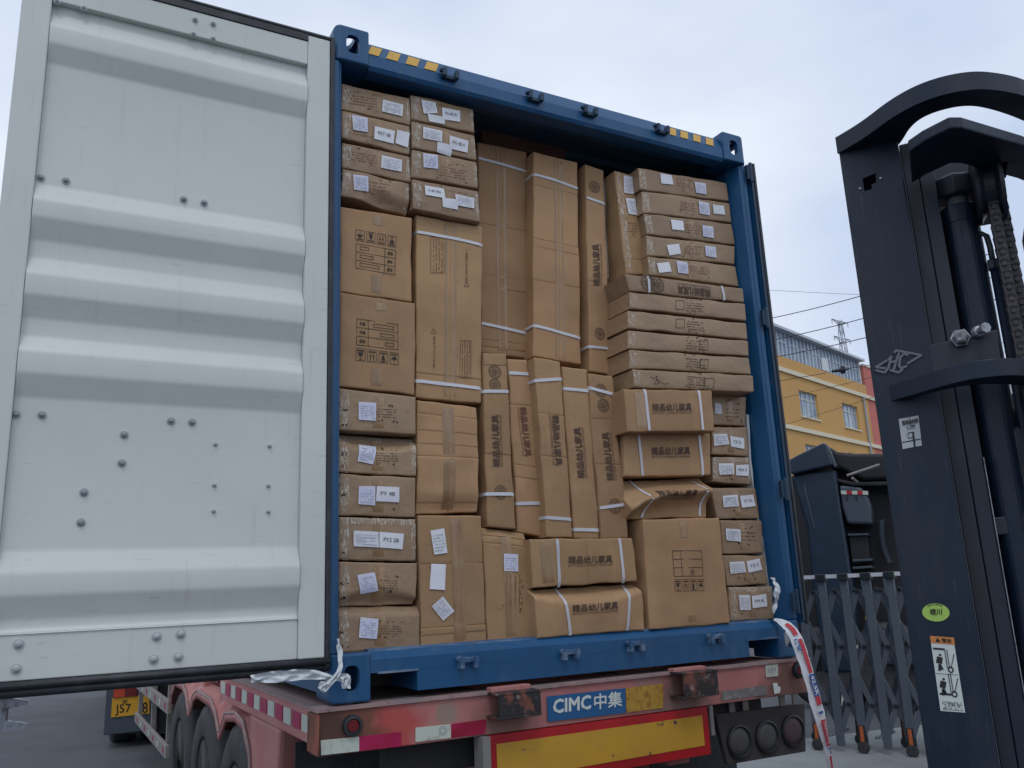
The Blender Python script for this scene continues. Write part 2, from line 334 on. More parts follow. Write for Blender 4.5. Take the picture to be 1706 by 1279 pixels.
# ================================================================== SHIPPING CONTAINER
BX = thing('shipping_container', (1.219, 6.1, G), 'blue steel shipping container on the red trailer, its doors open and packed with cartons', 'shipping container')
CW, CH, CL = 2.438, 2.896, 12.19
def superhole(cx, cz, rx, rz, n=28, p=3.0):
    o = []
    for k in range(n):
        a = 2*math.pi*k/n; c, s = math.cos(a), math.sin(a)
        o.append((cx + rx*math.copysign(abs(c)**(2/p), c), cz + rz*math.copysign(abs(s)**(2/p), s)))
    return o
def casting(xs, ys, zs, top, mt):
    """hollow corner casting, rounded outside, with an opening in its end, side and top or bottom"""
    x0, sx = xs; y0, sy = ys; z0, sz = zs; lw, ll, lh, th = .162, .178, .178, .028
    def solid(pts_min, pts_max):
        m = MB().box(pts_min, pts_max); me = bpy.data.meshes.new('c'); me.from_pydata([tuple(v) for v in m.v], [], m.f)
        o = bpy.data.objects.new('c', me); COL.objects.link(o); return o
    X0, X1 = sorted((x0, x0+sx*lw)); Y0, Y1 = sorted((y0, y0+sy*ll)); Z0_, Z1_ = sorted((z0, z0+sz*lh))
    o = solid((X0, Y0, Z0_), (X1, Y1, Z1_)); bv = o.modifiers.new('b', 'BEVEL'); bv.width = .028; bv.segments = 4
    bv.limit_method = 'WEIGHT'; at = o.data.attributes.new('bevel_weight_edge', 'FLOAT', 'EDGE')
    for e in o.data.edges:
        c = (o.data.vertices[e.vertices[0]].co+o.data.vertices[e.vertices[1]].co)/2
        outer = [abs(c.x-x0) < 1e-4, abs(c.y-y0) < 1e-4, abs(c.z-z0) < 1e-4]
        at.data[e.index].value = 1.0 if (outer[0] and (outer[1] or outer[2])) else (.35 if sum(outer) >= 1 else 0)
    cut = [solid((X0+th, Y0+th, Z0_+th), (X1-th, Y1-th, Z1_-th))]
    def hole(pts, vec):
        m = MB().prism(pts, vec); me = bpy.data.meshes.new('c'); me.from_pydata([tuple(v) for v in m.v], [], m.f)
        q = bpy.data.objects.new('c', me); COL.objects.link(q); cut.append(q)
    cx, cz = x0+sx*lw*.53, Z0_+lh*.50
    hole([(a, y0-sy*.01, c) for a, c in superhole(cx, cz, .031, .046)], (0, sy*.06, 0))
    cy = y0+sy*ll*.5
    hole([(x0-sx*.01, a, c) for a, c in superhole(cy, cz, .046, .046)], (sx*.06, 0, 0))
    hole([(a, c, z0-sz*.01) for a, c in superhole(x0+sx*lw*.5, cy, .032, .062)], (0, 0, sz*.06))
    for q in cut:
        m = o.modifiers.new('d', 'BOOLEAN'); m.operation = 'DIFFERENCE'; m.object = q; m.solver = 'EXACT'
    dg = bpy.context.evaluated_depsgraph_get(); dg.update(); ev = bpy.data.meshes.new_from_object(o.evaluated_get(dg))
    mbx = MB().add([v.co.copy() for v in ev.vertices], [tuple(p.vertices) for p in ev.polygons])
    for q in cut+[o]: bpy.data.objects.remove(q)
    make('corner_casting', mbx, mt, BX)
for X, sx in ((0, 1), (CW, -1)):
    for Yc, sy in ((0, 1), (CL, -1)):
        casting((X, sx), (Yc, sy), (G, 1), False, BLUE)
        casting((X, sx), (Yc, sy), (G+CH, -1), True, BLUE)
# posts at the door end: front flange, web and inner return
for X, s in ((0, 1), (CW, -1)):
    mb = MB()
    zt, zb = G+CH-.179, G+.179
    mb.prism([(X+s*a_, y_, zb) for a_, y_ in ((.0, .012), (.026, .012), (.030, .022), (.040, .026), (.064, .105), (.066, .19), (.0, .19))], (0, 0, zt-zb))
    make('corner_post', mb, BLUE, BX, bevel=.004)
    for Yc in (CL-.12,):
        make('corner_post', MB().box((min(X, X+s*.1), Yc, zb), (max(X, X+s*.1), CL-.01, zt)), BLUE, BX)
# header over the doors
zh = G+CH
mb = MB()
prof = [(0.022, -.187), (0.010, -.168), (0.010, -.112), (0.040, -.036), (0.052, -.030), (.10, -.030), (.10, -.187)]
mb.prism([(.163, y, zh+z) for y, z in prof], (CW-.326, 0, 0))
make('door_header', mb, BLUE, BX, bevel=.003)
def slant(x, t):            # point on the sloped upper band of the header, t 0 bottom..1 top
    return Vector((x, .010+.030*t-.0018, zh-.112+.076*t+.0008))
def header_mark(u0, u1):
    # x positions measured on the face
    x0 = REAR.at(u0[0], u0[1], .03).x; x1 = REAR.at(u1[0], u1[1], .03).x; w = x1-x0
    mbx = MB().prism([slant(x0-.020, .02), slant(x1-.020, .02), slant(x1+.006, .80), slant(x0+.006, .80)], Vector((0, -.0015, .0007)))
    make('hazard_mark', mbx, YEL, BX)
for a, b_ in (((617,85),(635,85)), ((647,93),(666,93)), ((679,102),(698,102)), ((710,110),(729,110)),
              ((1114,214),(1125,214)), ((1133,221),(1145,221)), ((1154,226),(1166,226)), ((1175,231),(1187,231))):
    header_mark(a, b_)
# cam keepers on header and sill
def keeper(u, v, mt, sgn=1):
    p = REAR.at(u, v, .0); x, z = p.x, p.z; mbx = MB()
    mbx.box((x-.034, -.012, z-.012*sgn-.010), (x+.034, .008, z-.012*sgn+.010))
    for k in (-1, 1): mbx.prism([(x+k*.032-.010, -.028, z-.020), (x+k*.032+.010, -.028, z-.020), (x+k*.032+.012, -.028, z+.022), (x+k*.032-.004, -.028, z+.026)], (0, .034, 0))
    mbx.prism([(x-.05, -.014, z+.022), (x-.03, -.014, z+.030), (x-.028, -.014, z+.012), (x-.046, -.014, z+.008)], (0, .02, 0))
    make('lock_keeper', mbx, mt, BX, bevel=.003)
for u, v in ((748,126), (890,163), (981,187), (1101,217)): keeper(u, v, NAVY)
for u, v in ((778,1104), (948,1091), (1057,1077), (1191,1065)): keeper(u, v, BLUEW, -1)
# sill with two fork openings
mb = MB()
z0, zt = G+.022, G+.148
xa, xb = .165, CW-.165
f1a, f1b = .168, .352; f2a, f2b = REAR.at(1249, 1080).x, REAR.at(1298, 1080).x
zf = G+.100
for a, b_ in ((f1b, f2a),): mb.box((a, .004, z0), (b_, .045, zf))
mb.box((f2b, .004, z0), (CW-.163, .045, zf))
mb.box((xa-.004, .004, zf+.0005), (xb+.004, .045, zt))
for a in (f1b, f2a-.012, ): mb.box((a+.001, .046, z0), (a+.011, .30, zf))
make('door_sill', mb, BLUE, BX)
mb = MB(); mb.prism([(xa, .004, zt+.0005), (xa, .048, zt+.034), (xa, .16, zt+.036), (xa, .16, zt+.0005)], (xb-xa, 0, 0))
make('sill_ramp', mb, BLUE, BX)
make('worn_lip', MB().prism([(xa, .040, zt+.0285), (xa, .050, zt+.0375), (xa, .085, zt+.0385), (xa, .085, zt+.0365), (xa, .052, zt+.0355)], (xb-xa, 0, 0)), BLUEW, BX)
mb = MB()
for a, b_ in ((f1a+.02, f1b), (f2a-.01, f2b+.01)): mb.box((a, -.001, zf-.004), (b_+.004, .0035, zf+.004))
make('opening_lip', mb, BLUEW, BX)
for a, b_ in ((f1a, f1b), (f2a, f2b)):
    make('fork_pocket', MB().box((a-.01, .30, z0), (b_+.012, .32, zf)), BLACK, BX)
# floor, walls, roof
make('plywood_floor', MB().box((.07, .17, G+.13), (CW-.07, CL-.1, G+.165)), PLY, BX)
def corrugated(horizontal_x, sign):
    mbx = MB(); pts = []; y = .18; k = 0
    while y < CL-.15:
        for dy, dx in ((0, 0), (.07, 0), (.105, .034), (.175, .034), (.21, 0)): pts.append((y+dy, dx))
        y += .28
    for i in range(len(pts)-1):
        (ya, da), (yb, db) = pts[i], pts[i+1]
        if yb <= ya: continue
        xa_ = horizontal_x+sign*da; xb_ = horizontal_x+sign*db
        mbx.add([(xa_, ya, G+.14), (xb_, yb, G+.14), (xb_, yb, zh-.06), (xa_, ya, zh-.06), (xa_+sign*.003, ya, G+.14), (xb_+sign*.003, yb, G+.14), (xb_+sign*.003, yb, zh-.06), (xa_+sign*.003, ya, zh-.06)],
                [(0,1,2,3), (7,6,5,4)])
    return mbx
for X, s in ((0.012, 1), (CW-.012, -1)):
    make('side_wall', corrugated(X, s), BLUE, BX)
    make('lower_rail', MB().box((min(X, X+s*.05), .18, G+.03), (max(X, X+s*.05), CL-.18, G+.19)), BLUE, BX)
    make('upper_rail', MB().box((min(X, X+s*.06), .18, zh-.09), (max(X, X+s*.06), CL-.18, zh-.03)), BLUE, BX)
make('front_wall', MB().box((.1, CL-.08, G+.03), (CW-.1, CL-.04, zh-.04)), BLUE, BX)
mb = MB()
for k in range(57):
    y = .11 + k*.211
    mb.add([(.06, y, zh-.055), (CW-.06, y, zh-.055), (CW-.06, y+.1, zh-.055), (.06, y+.1, zh-.055), (CW-.06, y+.12, zh-.035), (.06, y+.12, zh-.035), (CW-.06, y+.19, zh-.035), (.06, y+.19, zh-.035), (CW-.06, y+.211, zh-.055), (.06, y+.211, zh-.055)],
           [(0,1,2,3), (3,2,4,5), (5,4,6,7), (7,6,8,9)])
make('roof_panel', mb, INNER, BX)
layer(DOORW, (.42, .39, .34), 9, .60, .74, stretch=(4,1,.22), seed=14, amount=.30)
layer(DOORW, (.33, .34, .33), 26, .64, .70, stretch=(.35,1,3), seed=31, amount=.35)
# ---- left door, swung flat beside the opening
DX0, DX1, DZ0, DZ1 = -1.196, -.022, G+.172, G+2.785
LD = make('left_door', MB().box((DX0, .030, DZ0-.02), (DX1, .055, DZ1+.01)), BLUE, BX, label='left door leaf swung wide open, pale inside with horizontal ribs')
make('hinge_stile', MB().box((-.120, -.010, DZ0), (DX1, .029, DZ1)), DOORW, LD, bevel=.005)
make('free_stile', MB().box((DX0, -.018, DZ0), (-1.098, .029, DZ1)), DOORW, LD, bevel=.006)
z_at = lambda y: REAR.at(505, y, .0).z
Zs = {k: z_at(k) for k in (72,107,120,145,170,195,375,402,427,457,483,510,540,571,598,622,654,687,910,943,975,1010,1025,1036)}
make('top_rail', MB().box((-1.097, -.008, Zs[107]), (-.1205, .029, DZ1-.03)), DOORW, LD, bevel=.004)
make('bottom_rail', MB().box((-1.097, .004, DZ0+.001), (-.1205, .029, Zs[1036]+.02)), DOORW, LD, bevel=.003)
ys, yr = .018, -.016
prof = [(Zs[107]+.02, ys)]
for a, b_, c, d in ((120,145,170,195), (375,402,427,457), (483,510,540,571), (598,622,654,687), (910,943,975,1010)):
    prof += [(Zs[a], ys), (Zs[b_], yr), (Zs[c], yr), (Zs[d], ys)]
prof += [(Zs[1025], ys), (Zs[1025]-.012, ys-.018), (Zs[1036]+.012, ys-.020), (Zs[1036]+.004, ys+.010)]
fine = [prof[0]]                                     # round the folds
for i in range(1, len(prof)-1):
    a, p, c = prof[i-1], prof[i], prof[i+1]
    for q in (a, c):
        dd = math.hypot(q[0]-p[0], q[1]-p[1]); f = min(.3, .009/max(dd, 1e-6))
        m_ = (p[0]+(q[0]-p[0])*f, p[1]+(q[1]-p[1])*f)
        if q is a: fine.append(m_)
        else: fine.append((p[0]*.5+(fine[-1][0]+m_[0])*.25, p[1]*.5+(fine[-1][1]+m_[1])*.25)); fine.append(m_)
fine.append(prof[-1]); prof = fine
mb = MB(); vs = []; nx = 22
for i in range(nx+1):
    x = -1.097+i/nx*(1.097-.121)
    for z, y in prof: vs.append((x, y+.003*noise.noise(Vector((x*2.3, z*2.1, 3))), z))
n = len(prof); fs = [(i*n+k, i*n+k+1, (i+1)*n+k+1, (i+1)*n+k) for i in range(nx) for k in range(n-1)]
mb.add(vs, fs); make('ribbed_panel', mb, DOORW, LD, smooth=True)
mb = MB()
mb.tube([(DX1+.012, -.004, DZ0-.03), (DX1+.012, -.004, DZ1+.02)], .011, 6); make('seal', mb, RUBBER, LD)
mb = MB(); mb.sweep([(DX0-.01, -.006, DZ0-.012), (DX1+.01, -.006, DZ0-.012)], .0, .0, (0,1,0))
mb = MB(); mb.tube([(DX0-.01, -.008, DZ0-.013), (DX1+.02, -.008, DZ0-.013)], .013, 8); mb.tube([(DX0-.01, .006, DZ0-.035), (DX1+.02, .006, DZ0-.035)], .016, 8)
make('seal', mb, RUBBER, LD, smooth=True)
mb = MB(); mb.box((-1.097, -.012, DZ1-.028), (-.1205, .02, DZ1+.002)); mb.tube([(DX0, 0, DZ1+.012), (DX1+.02, 0, DZ1+.012)], .012, 6); make('seal', mb, RUBBER, LD)
def bolt(u, v, y, r, mt):
    p = REAR.at(u, v, y); mbx = MB()
    mbx.lathe((p.x, y, p.z), (0,-1,0), [(r*1.5, 0), (r*1.5, .0025), (r, .003), (r*.96, .009), (r*.55, .013)], 12)
    mbx.lathe((p.x, y-.012, p.z), (0,-1,0), [(r*.35, 0), (r*.3, .003)], 6)
    make('bolt', mbx, mt, LD, smooth=False)
for u, v in ((68,296),(110,301),(306,332),(340,338),(27,690),(70,691),(285,701),(320,703),(207,724),(203,771),(140,820),(135,870)): bolt(u, v, .017, .0095, BOLTG)
for u, v in ((359,740),(449,743),(357,808),(447,809),(356,851),(447,852)): bolt(u, v, .017, .0055, BOLT)
for u, v in ((325,33),(355,40),(322,57),(355,65),(140,14),(95,3)): bolt(u, v, -.009, .008, BOLT)
for u, v in ((31,1073),(27,1114),(261,1060),(301,1056),(256,1098),(297,1094)): bolt(u, v, .003, .011, BOLT)
# locking rods on the outer (far) side with cams above and below
for x in (-1.04, -.40):
    mb = MB(); mb.tube([(x, .085, DZ0-(.07 if x < -1 else -.02)), (x, .085, DZ1+.07)], .016, 10); make('locking_rod', mb, STEEL, LD)
    if x > -1: continue
    mb = MB()
    for zz in (DZ0-.065, DZ0-.135):
        mb.prism([(x-.055, .07, zz), (x+.005, .07, zz+.012), (x+.065, .07, zz-.004), (x+.06, .07, zz-.016), (x+.01, .07, zz-.022), (x-.05, .07, zz-.02)], (0, .035, 0))
    mb.tube([(x-.01, .085, DZ0-.05), (x-.01, .085, DZ0-.15)], .019, 8)
    make('lock_cam', mb, STEEL, LD)
for z in (.35, 1.05, 1.75, 2.5):
    make('hinge', MB().box((-.03, .022, G+z), (.014, .034, G+z+.09)), NAVY, LD, bevel=.003)
    make('hinge', MB().tube([(-.006, .016, G+z-.02), (-.006, .016, G+z+.11)], .010, 8), NAVY, LD)
# ---- right door, folded back along the side wall; its edge shows past the post
RD = make('right_door', MB().box((CW+.016, .006, G+.16), (CW+.046, 1.17, G+2.72)), BLUE, BX, label='right door leaf folded back against the side wall')
make('seal', MB().tube([(CW+.050, -.002, G+.15), (CW+.050, -.002, G+2.73)], .009, 6), RUBBER, RD)
make('hinge_stile', MB().box((CW+.018, -.006, G+.17), (CW+.036, .005, G+2.70)), NAVY, RD)
for u, v in ((1246, 288), (1272, 530), (1303, 815), (1322, 1002)):
    p = REAR.at(u, v, -.01)
    mb = MB().box((p.x-.016, -.024, p.z-.045), (p.x+.016, -.003, p.z+.045)); mb.tube([(p.x+.012, -.022, p.z-.06), (p.x+.012, -.022, p.z+.06)], .011, 8)
    make('hinge', mb, NAVY, RD, bevel=.003)
for z in (.5, 1.2, 2.1): make('locking_rod', MB().tube([(CW+.07, .3+.25*z/2, G+.1), (CW+.07, .3+.25*z/2, G+2.8)], .016, 8), STEEL, RD)

# ================================================================== CARTONS
def inv_bilinear(q, x, z):
    s = t = .5
    for _ in range(6):
        px = (1-s)*(1-t)*q[0][0]+s*(1-t)*q[1][0]+s*t*q[2][0]+(1-s)*t*q[3][0]
        pz = (1-s)*(1-t)*q[0][1]+s*(1-t)*q[1][1]+s*t*q[2][1]+(1-s)*t*q[3][1]
        ax = (1-t)*(q[1][0]-q[0][0])+t*(q[2][0]-q[3][0]); az = (1-t)*(q[1][1]-q[0][1])+t*(q[2][1]-q[3][1])
        bx_ = (1-s)*(q[3][0]-q[0][0])+s*(q[2][0]-q[1][0]); bz = (1-s)*(q[3][1]-q[0][1])+s*(q[2][1]-q[1][1])
        det = ax*bz-az*bx_
        if abs(det) < 1e-9: break
        dx, dz = x-px, z-pz
        s += (dx*bz-dz*bx_)/det; t += (ax*dz-az*dx)/det
    return s, t
class Carton:
    cnt = 0
    def __init__(s, label, px, Y=.085, depth=.45, tape=(), ends=False, grey=False, hcrease=(), vcrease=(), crush=None, bulge=.004, amp=1.0, straps=(), stickers=(), group=None, rnd=.007, lean=0):
        Carton.cnt += 1; s.seed = Carton.cnt*3.77; s.Y = Y; s.lean = lean
        # px order: top-left, top-right, bottom-right, bottom-left
        tl, tr, br, bl = [REAR.at(u, v, Y) for u, v in px]
        s.q = [(bl.x, bl.z), (br.x, br.z), (tr.x, tr.z), (tl.x, tl.z)]
        s.w = ((br.x-bl.x)+(tr.x-tl.x))/2; s.h = ((tl.z-bl.z)+(tr.z-br.z))/2
        s.hc, s.vc, s.crush, s.bulge, s.amp, s.r = hcrease, vcrease, crush, bulge, amp, rnd
        cx = (bl.x+br.x)/2; zb = (bl.z+br.z)/2
        s.e = thing('carton', (cx, Y+depth/2, zb), label, 'cardboard box', group or 'cartons stacked in the container')
        def lines(length, creases, cell):
            n = max(4, int(length/cell)); L_ = [i/n for i in range(n+1)]
            e = s.r/length
            L_ += [e*.25, e*.6, e, 1-e, 1-e*.6, 1-e*.25]
            for c in creases:
                for k in (-.006, -.002, 0, .002, .006): L_.append(c+k/length)
            L_ = sorted(x for x in set(round(x, 5) for x in L_) if 0 <= x <= 1)
            o = [L_[0]]
            for x in L_[1:]:
                if (x-o[-1])*length > .0012 or x == 1: o.append(x)
            return o
        cell = .011 if crush else .02; S = lines(s.w, s.vc, cell); T = lines(s.h, s.hc, cell)
        mb = MB(); ns, ntt = len(S), len(T); vs = []
        for t_ in T:
            for s_ in S:
                x = (1-s_)*(1-t_)*s.q[0][0]+s_*(1-t_)*s.q[1][0]+s_*t_*s.q[2][0]+(1-s_)*t_*s.q[3][0]
                z = (1-s_)*(1-t_)*s.q[0][1]+s_*(1-t_)*s.q[1][1]+s_*t_*s.q[2][1]+(1-s_)*t_*s.q[3][1]
                ex = min(s_, 1-s_)*s.w; ez = min(t_, 1-t_)*s.h
                k = .0048*s.amp
                if ex < .03: x += k*noise.noise(Vector((z*9, s.seed, 1 if s_ < .5 else 7)))*(1-ex/.03)
                if ez < .03: z += k*noise.noise(Vector((x*9, s.seed, 3 if t_ < .5 else 9)))*(1-ez/.03)
                vs.append(Vector((x, s.y(s_, t_), z)))
        fs = [(j*ns+i, j*ns+i+1, (j+1)*ns+i+1, (j+1)*ns+i) for j in range(ntt-1) for i in range(ns-1)]
        ring = [i for i in range(ns)] + [j*ns+ns-1 for j in range(1, ntt)] + [(ntt-1)*ns+i for i in range(ns-2, -1, -1)] + [j*ns for j in range(ntt-2, 0, -1)]
        base = len(vs); m = len(ring); depths = [.012, depth*.33, depth*.66, depth]
        for di, d in enumerate(depths):
            for k in ring:
                p = vs[k]; w_ = .004*s.amp*noise.noise(Vector((p.x*5, d*6, p.z*5+s.seed)))
                sc = .0015 if di == 0 else 0
                vs.append(Vector((p.x+(w_ if di else 0), s.Y+d+s.lean*0 if di else max(p.y, s.Y)+.006, p.z)))
        prev = ring
        for di in range(len(depths)):
            cur = list(range(base+di*m, base+(di+1)*m))
            fs += [(prev[(k+1) % m], prev[k], cur[k], cur[(k+1) % m]) for k in range(m)]; prev = cur
        fs.append(tuple(prev))
        mb.add(vs, fs)
        s.body = make('box', mb, CARD2 if grey else CARD, s.e)
        for p in s.body.data.polygons: p.use_smooth = True
        try: s.body.data.set_sharp_from_angle(angle=math.radians(75 if crush else 38))
        except Exception: pass
        for tp in tape:
            ori, c, wd = tp[:3]; lo_, hi_ = tp[3:] if len(tp) > 3 else (0., 1.)
            s.patch('tape', TAPE, *( (c-wd/2/s.w, lo_, c+wd/2/s.w, hi_) if ori == 'v' else (0., c-wd/2/s.h, 1., c+wd/2/s.h) ))
        if ends:
            s.patch('clear_tape', CLEAR, .002, .0, min(.5, .042/s.w), 1., .0022)
            if ends != 'L': s.patch('clear_tape', CLEAR, 1-min(.5, .022/s.w), .0, .998, 1., .0022)
            if ends == 'T': s.patch('clear_tape', CLEAR, .02, 1-.026/s.h, .98, .998, .0026)
        for st in straps: s.strap(st)
        for sk in stickers: s.sticker(sk)
    def y(s, a, b):
        a = max(0., min(1., a)); b = max(0., min(1., b))
        x, z = a*s.w, b*s.h
        e = min(x, s.w-x, z, s.h-z); r = s.r
        d = 0.
        for dd in (min(x, s.w-x), min(z, s.h-z)):
            if dd < r: d += r*(1-math.sqrt(max(0, 1-(1-dd/r)**2)))*.8
        d -= s.bulge*math.sin(math.pi*a)*math.sin(math.pi*b)
        d += .0085*s.amp*noise.noise(Vector((x*3.1, z*3.1, s.seed)))+.0028*s.amp*noise.noise(Vector((x*11, z*11, s.seed)))
        for c in s.hc: d += .0024*math.exp(-((b-c)*s.h/.0018)**2)*(1 if noise.noise(Vector((x*4, c*9, s.seed))) > -.25 else .3) + .0012*math.copysign(1, b-c)*math.exp(-abs(b-c)*s.h/.03)*(1 if c*100 % 2 < 1 else -1)
        for c in s.vc: d += .0035*math.exp(-((a-c)*s.w/.0022)**2)
        if s.crush: d += s.crush(a, b, x, z)
        return s.Y+d
    def on(s, p, off=.002):
        a, b = inv_bilinear(s.q, p.x, p.z); return Vector((p.x, s.y(a, b)-off, p.z))
    def pos(s, a, b, off):
        x = (1-a)*(1-b)*s.q[0][0]+a*(1-b)*s.q[1][0]+a*b*s.q[2][0]+(1-a)*b*s.q[3][0]
        z = (1-a)*(1-b)*s.q[0][1]+a*(1-b)*s.q[1][1]+a*b*s.q[2][1]+(1-a)*b*s.q[3][1]
        return Vector((x, s.y(a, b)-off, z))
    def patch(s, name, m, a0, b0, a1, b1, off=.0014):
        nx = max(2, int((a1-a0)*s.w/.02)); nz_ = max(2, int((b1-b0)*s.h/.02)); mb = MB(); vs = []
        for j in range(nz_+1):
            for i in range(nx+1): vs.append(s.pos(a0+(a1-a0)*i/nx, b0+(b1-b0)*j/nz_, off))
        mb.add(vs, [(j*(nx+1)+i, j*(nx+1)+i+1, (j+1)*(nx+1)+i+1, (j+1)*(nx+1)+i) for j in range(nz_) for i in range(nx)])
        return make(name, mb, m, s.e, smooth=True)
    def strap(s, pts, w=.0075):
        P = [REAR.at(u, v, s.Y) for u, v in pts]; path = []
        for i in range(len(P)-1):
            n = max(2, int((P[i+1]-P[i]).length/.02))
            for k in range(n+(i == len(P)-2)): path.append(P[i].lerp(P[i+1], k/n))
        vert = abs(P[-1].z-P[0].z) > abs(P[-1].x-P[0].x); vs = []
        for i, p in enumerate(path):
            t_ = (path[min(i+1, len(path)-1)]-path[max(i-1, 0)]).normalized(); sd_ = Vector((-t_.z, 0, t_.x))
            ww = w*(1+.12*noise.noise(p*20))
            a = s.on(p+sd_*ww, .0032); b_ = s.on(p-sd_*ww, .0042)
            wob = Vector((0, -.001*noise.noise(p*14), 0)); vs += [a+wob, b_+wob, b_+wob+Vector((0, .0025, 0)), a+wob+Vector((0, .0025, 0))]
        n = len(path); fs = [(i*4+k, i*4+(k+1) % 4, i*4+4+(k+1) % 4, i*4+4+k) for i in range(n-1) for k in range(4)]
        fs += [(0,1,2,3), (n*4-1, n*4-2, n*4-3, n*4-4)]
        mb = MB().add(vs, fs)
        # fold round the edges that the strap reaches
        for end, inner in ((0, 1), (n-1, n-2)):
            a, b_ = vs[end*4], vs[end*4+1]; out = (path[end]-path[inner]).normalized()*.004
            mb.add([a, b_, b_+out+Vector((0, .012, 0)), a+out+Vector((0, .012, 0)), a+out+Vector((0, .3, 0)), b_+out+Vector((0, .3, 0))], [(0,1,2,3), (3,2,5,4)])
        make('strap', mb, STRAP, s.e)
    def sticker(s, sk):
        px = sk[0]; txt = sk[1] if len(sk) > 1 else None
        q = [REAR.at(u, v, s.Y) for u, v in px]; q = [q[3], q[2], q[1], q[0]]      # bl br tr tl
        n = 5; mb = MB(); curl = random.uniform(0, .004)
        vs = [s.on(quad_uv(q, i/n, j/n), .0045+curl*((i/n-.5)**2+(j/n-.5)**2)) for j in range(n+1) for i in range(n+1)]
        mb.add(vs, [(j*(n+1)+i, j*(n+1)+i+1, (j+1)*(n+1)+i+1, (j+1)*(n+1)+i) for j in range(n) for i in range(n)])
        lab = make('paper_label', mb, PAPER2 if (txt == 'tint') else PAPER, s.e, smooth=True)
        f = lambda p: s.on(p, .0068+curl*.5)
        mb = MB()
        if txt in (None, 'tint', 'table'):
            rows = random.randint(5, 8)
            for r_ in range(rows):
                v = .12+.76*r_/rows; u = .1
                while u < .85:
                    w_ = random.uniform(.03, .11)
                    if random.random() < .72: rect_uv(mb, q, u, v, min(u+w_, .9), v+.035, f)
                    u += w_+.03
            if txt == 'table':
                for v in (.2, .4, .6, .8): rect_uv(mb, q, .06, v-.05, .94, v-.035, f)
            make('label_print', mb, INKG, lab)
        elif txt != 'blank':
            put_text(mb, txt, [quad_uv(q, .17, .42), quad_uv(q, .80, .42), quad_uv(q, .80, .66), quad_uv(q, .17, .66)], fn=f, bold=.0)
            make('label_print', mb, INKD, lab)
    # prints -------------------------------------------------
    def brand(s, p0, p1, hpx, up, eng=True, m=None):
        """p0 start, p1 end of the baseline in picture pixels; up = unit picture direction of the letters' tops"""
        def at(p): return REAR.at(p[0], p[1], s.Y)
        def sh(p, k): return (p[0]+up[0]*k, p[1]+up[1]*k)
        mb = MB(); f = lambda p: s.on(p, .0024)
        put_text(mb, '精品幼儿家具', [at(p0), at(p1), at(sh(p1, hpx)), at(sh(p0, hpx))], bold=.030, fn=f)
        if eng:
            put_text(mb, "BOUTIQUE CHILDREN'S FURNITURE", [at(sh(p0, -hpx*.42)), at(sh(p1, -hpx*.42)), at(sh(p1, -hpx*.12)), at(sh(p0, -hpx*.12))], bold=.0, fn=f)
        make('printing', mb, m or INK, s.e)
    def emblem(s, c, r, m=None):
        mb = MB(); o = REAR.at(c[0], c[1], s.Y); rr = (REAR.at(c[0]+r, c[1], s.Y)-o).length*.95
        def ring(cx, cz, ra, w, n=26):
            vs = []
            for k in range(n):
                a = 2*math.pi*k/n
                for q in (ra, ra-w): vs.append(s.on(Vector((cx+q*math.cos(a), 0, cz+q*math.sin(a))), .0024))
            mb.add(vs, [(2*k, 2*((k+1) % n), 2*((k+1) % n)+1, 2*k+1) for k in range(n)])
        ring(o.x, o.z, rr, rr*.07); ring(o.x, o.z, rr*.86, rr*.05); ring(o.x, o.z, rr*.22, rr*.07, 12)
        for k in range(6):
            a = math.pi*k/3; ring(o.x+rr*.47*math.cos(a), o.z+rr*.47*math.sin(a), rr*.25, rr*.07, 12)
        make('printing', mb, m or INK, s.e)
    def marks(s, c, w, h, dots=9, lines=3, m=None, rect=False, vertical=False):
        """small printed caption: rows of fine marks with dots round it (px)"""
        mb = MB(); rnd_ = random.Random(int(s.seed*10)+int(c[0]))
        f = lambda p: s.on(p, .0022)
        def R_(x0, y0, x1, y1): flat(mb, [REAR.at(x0, y1, s.Y), REAR.at(x1, y1, s.Y), REAR.at(x1, y0, s.Y), REAR.at(x0, y0, s.Y)], f)
        sl = .17 if c[1] < 350 else (.09 if c[1] < 650 else .03)
        for r_ in range(lines):
            k = -.5+(r_+.6)/lines
            if vertical:
                y = c[1]-h/2
                while y < c[1]+h/2-1:
                    w_ = rnd_.uniform(.8, 2.2); x = c[0]+k*w
                    if rnd_.random() < .8: R_(x, y, x+1.3, y+w_)
                    y += w_+.7
            else:
                x = c[0]-w/2
                while x < c[0]+w/2-1:
                    w_ = rnd_.uniform(.8, 2.4); y = c[1]+k*h*.7+(x-c[0])*sl
                    if rnd_.random() < .8: R_(x, y, x+w_, y+1.25)
                    x += w_+.7
        for _ in range(dots):
            dx = rnd_.uniform(-.6, .6)*w; dy = rnd_.choice((-1, 1))*rnd_.uniform(.42, .62)*h
            if vertical: dx, dy = rnd_.choice((-1, 1))*rnd_.uniform(.45, .62)*w, rnd_.uniform(-.6, .6)*h
            o = REAR.at(c[0]+dx, c[1]+dy+dx*sl, s.Y); ra = rnd_.choice((.002, .0025, .003, .0045)); n = 7
            a, b_ = inv_bilinear(s.q, o.x, o.z)
            if not (.02 < a < .98 and .03 < b_ < .97): continue
            mb.add([f(Vector((o.x+ra*math.cos(6.283*k/n), 0, o.z+ra*math.sin(6.283*k/n)))) for k in range(n)], [tuple(range(n))])
        if rect:
            x0, y0 = c[0]+rect[0], c[1]+rect[1]; x1, y1 = x0+rect[2], y0+rect[3]
            for a in ((x0, y0, x1, y0+.8), (x0, y1, x1, y1+.8), (x0, y0, x0+.7, y1), (x1, y0, x1+.7, y1)): R_(*a)
        make('printing', mb, m or INK, s.e)
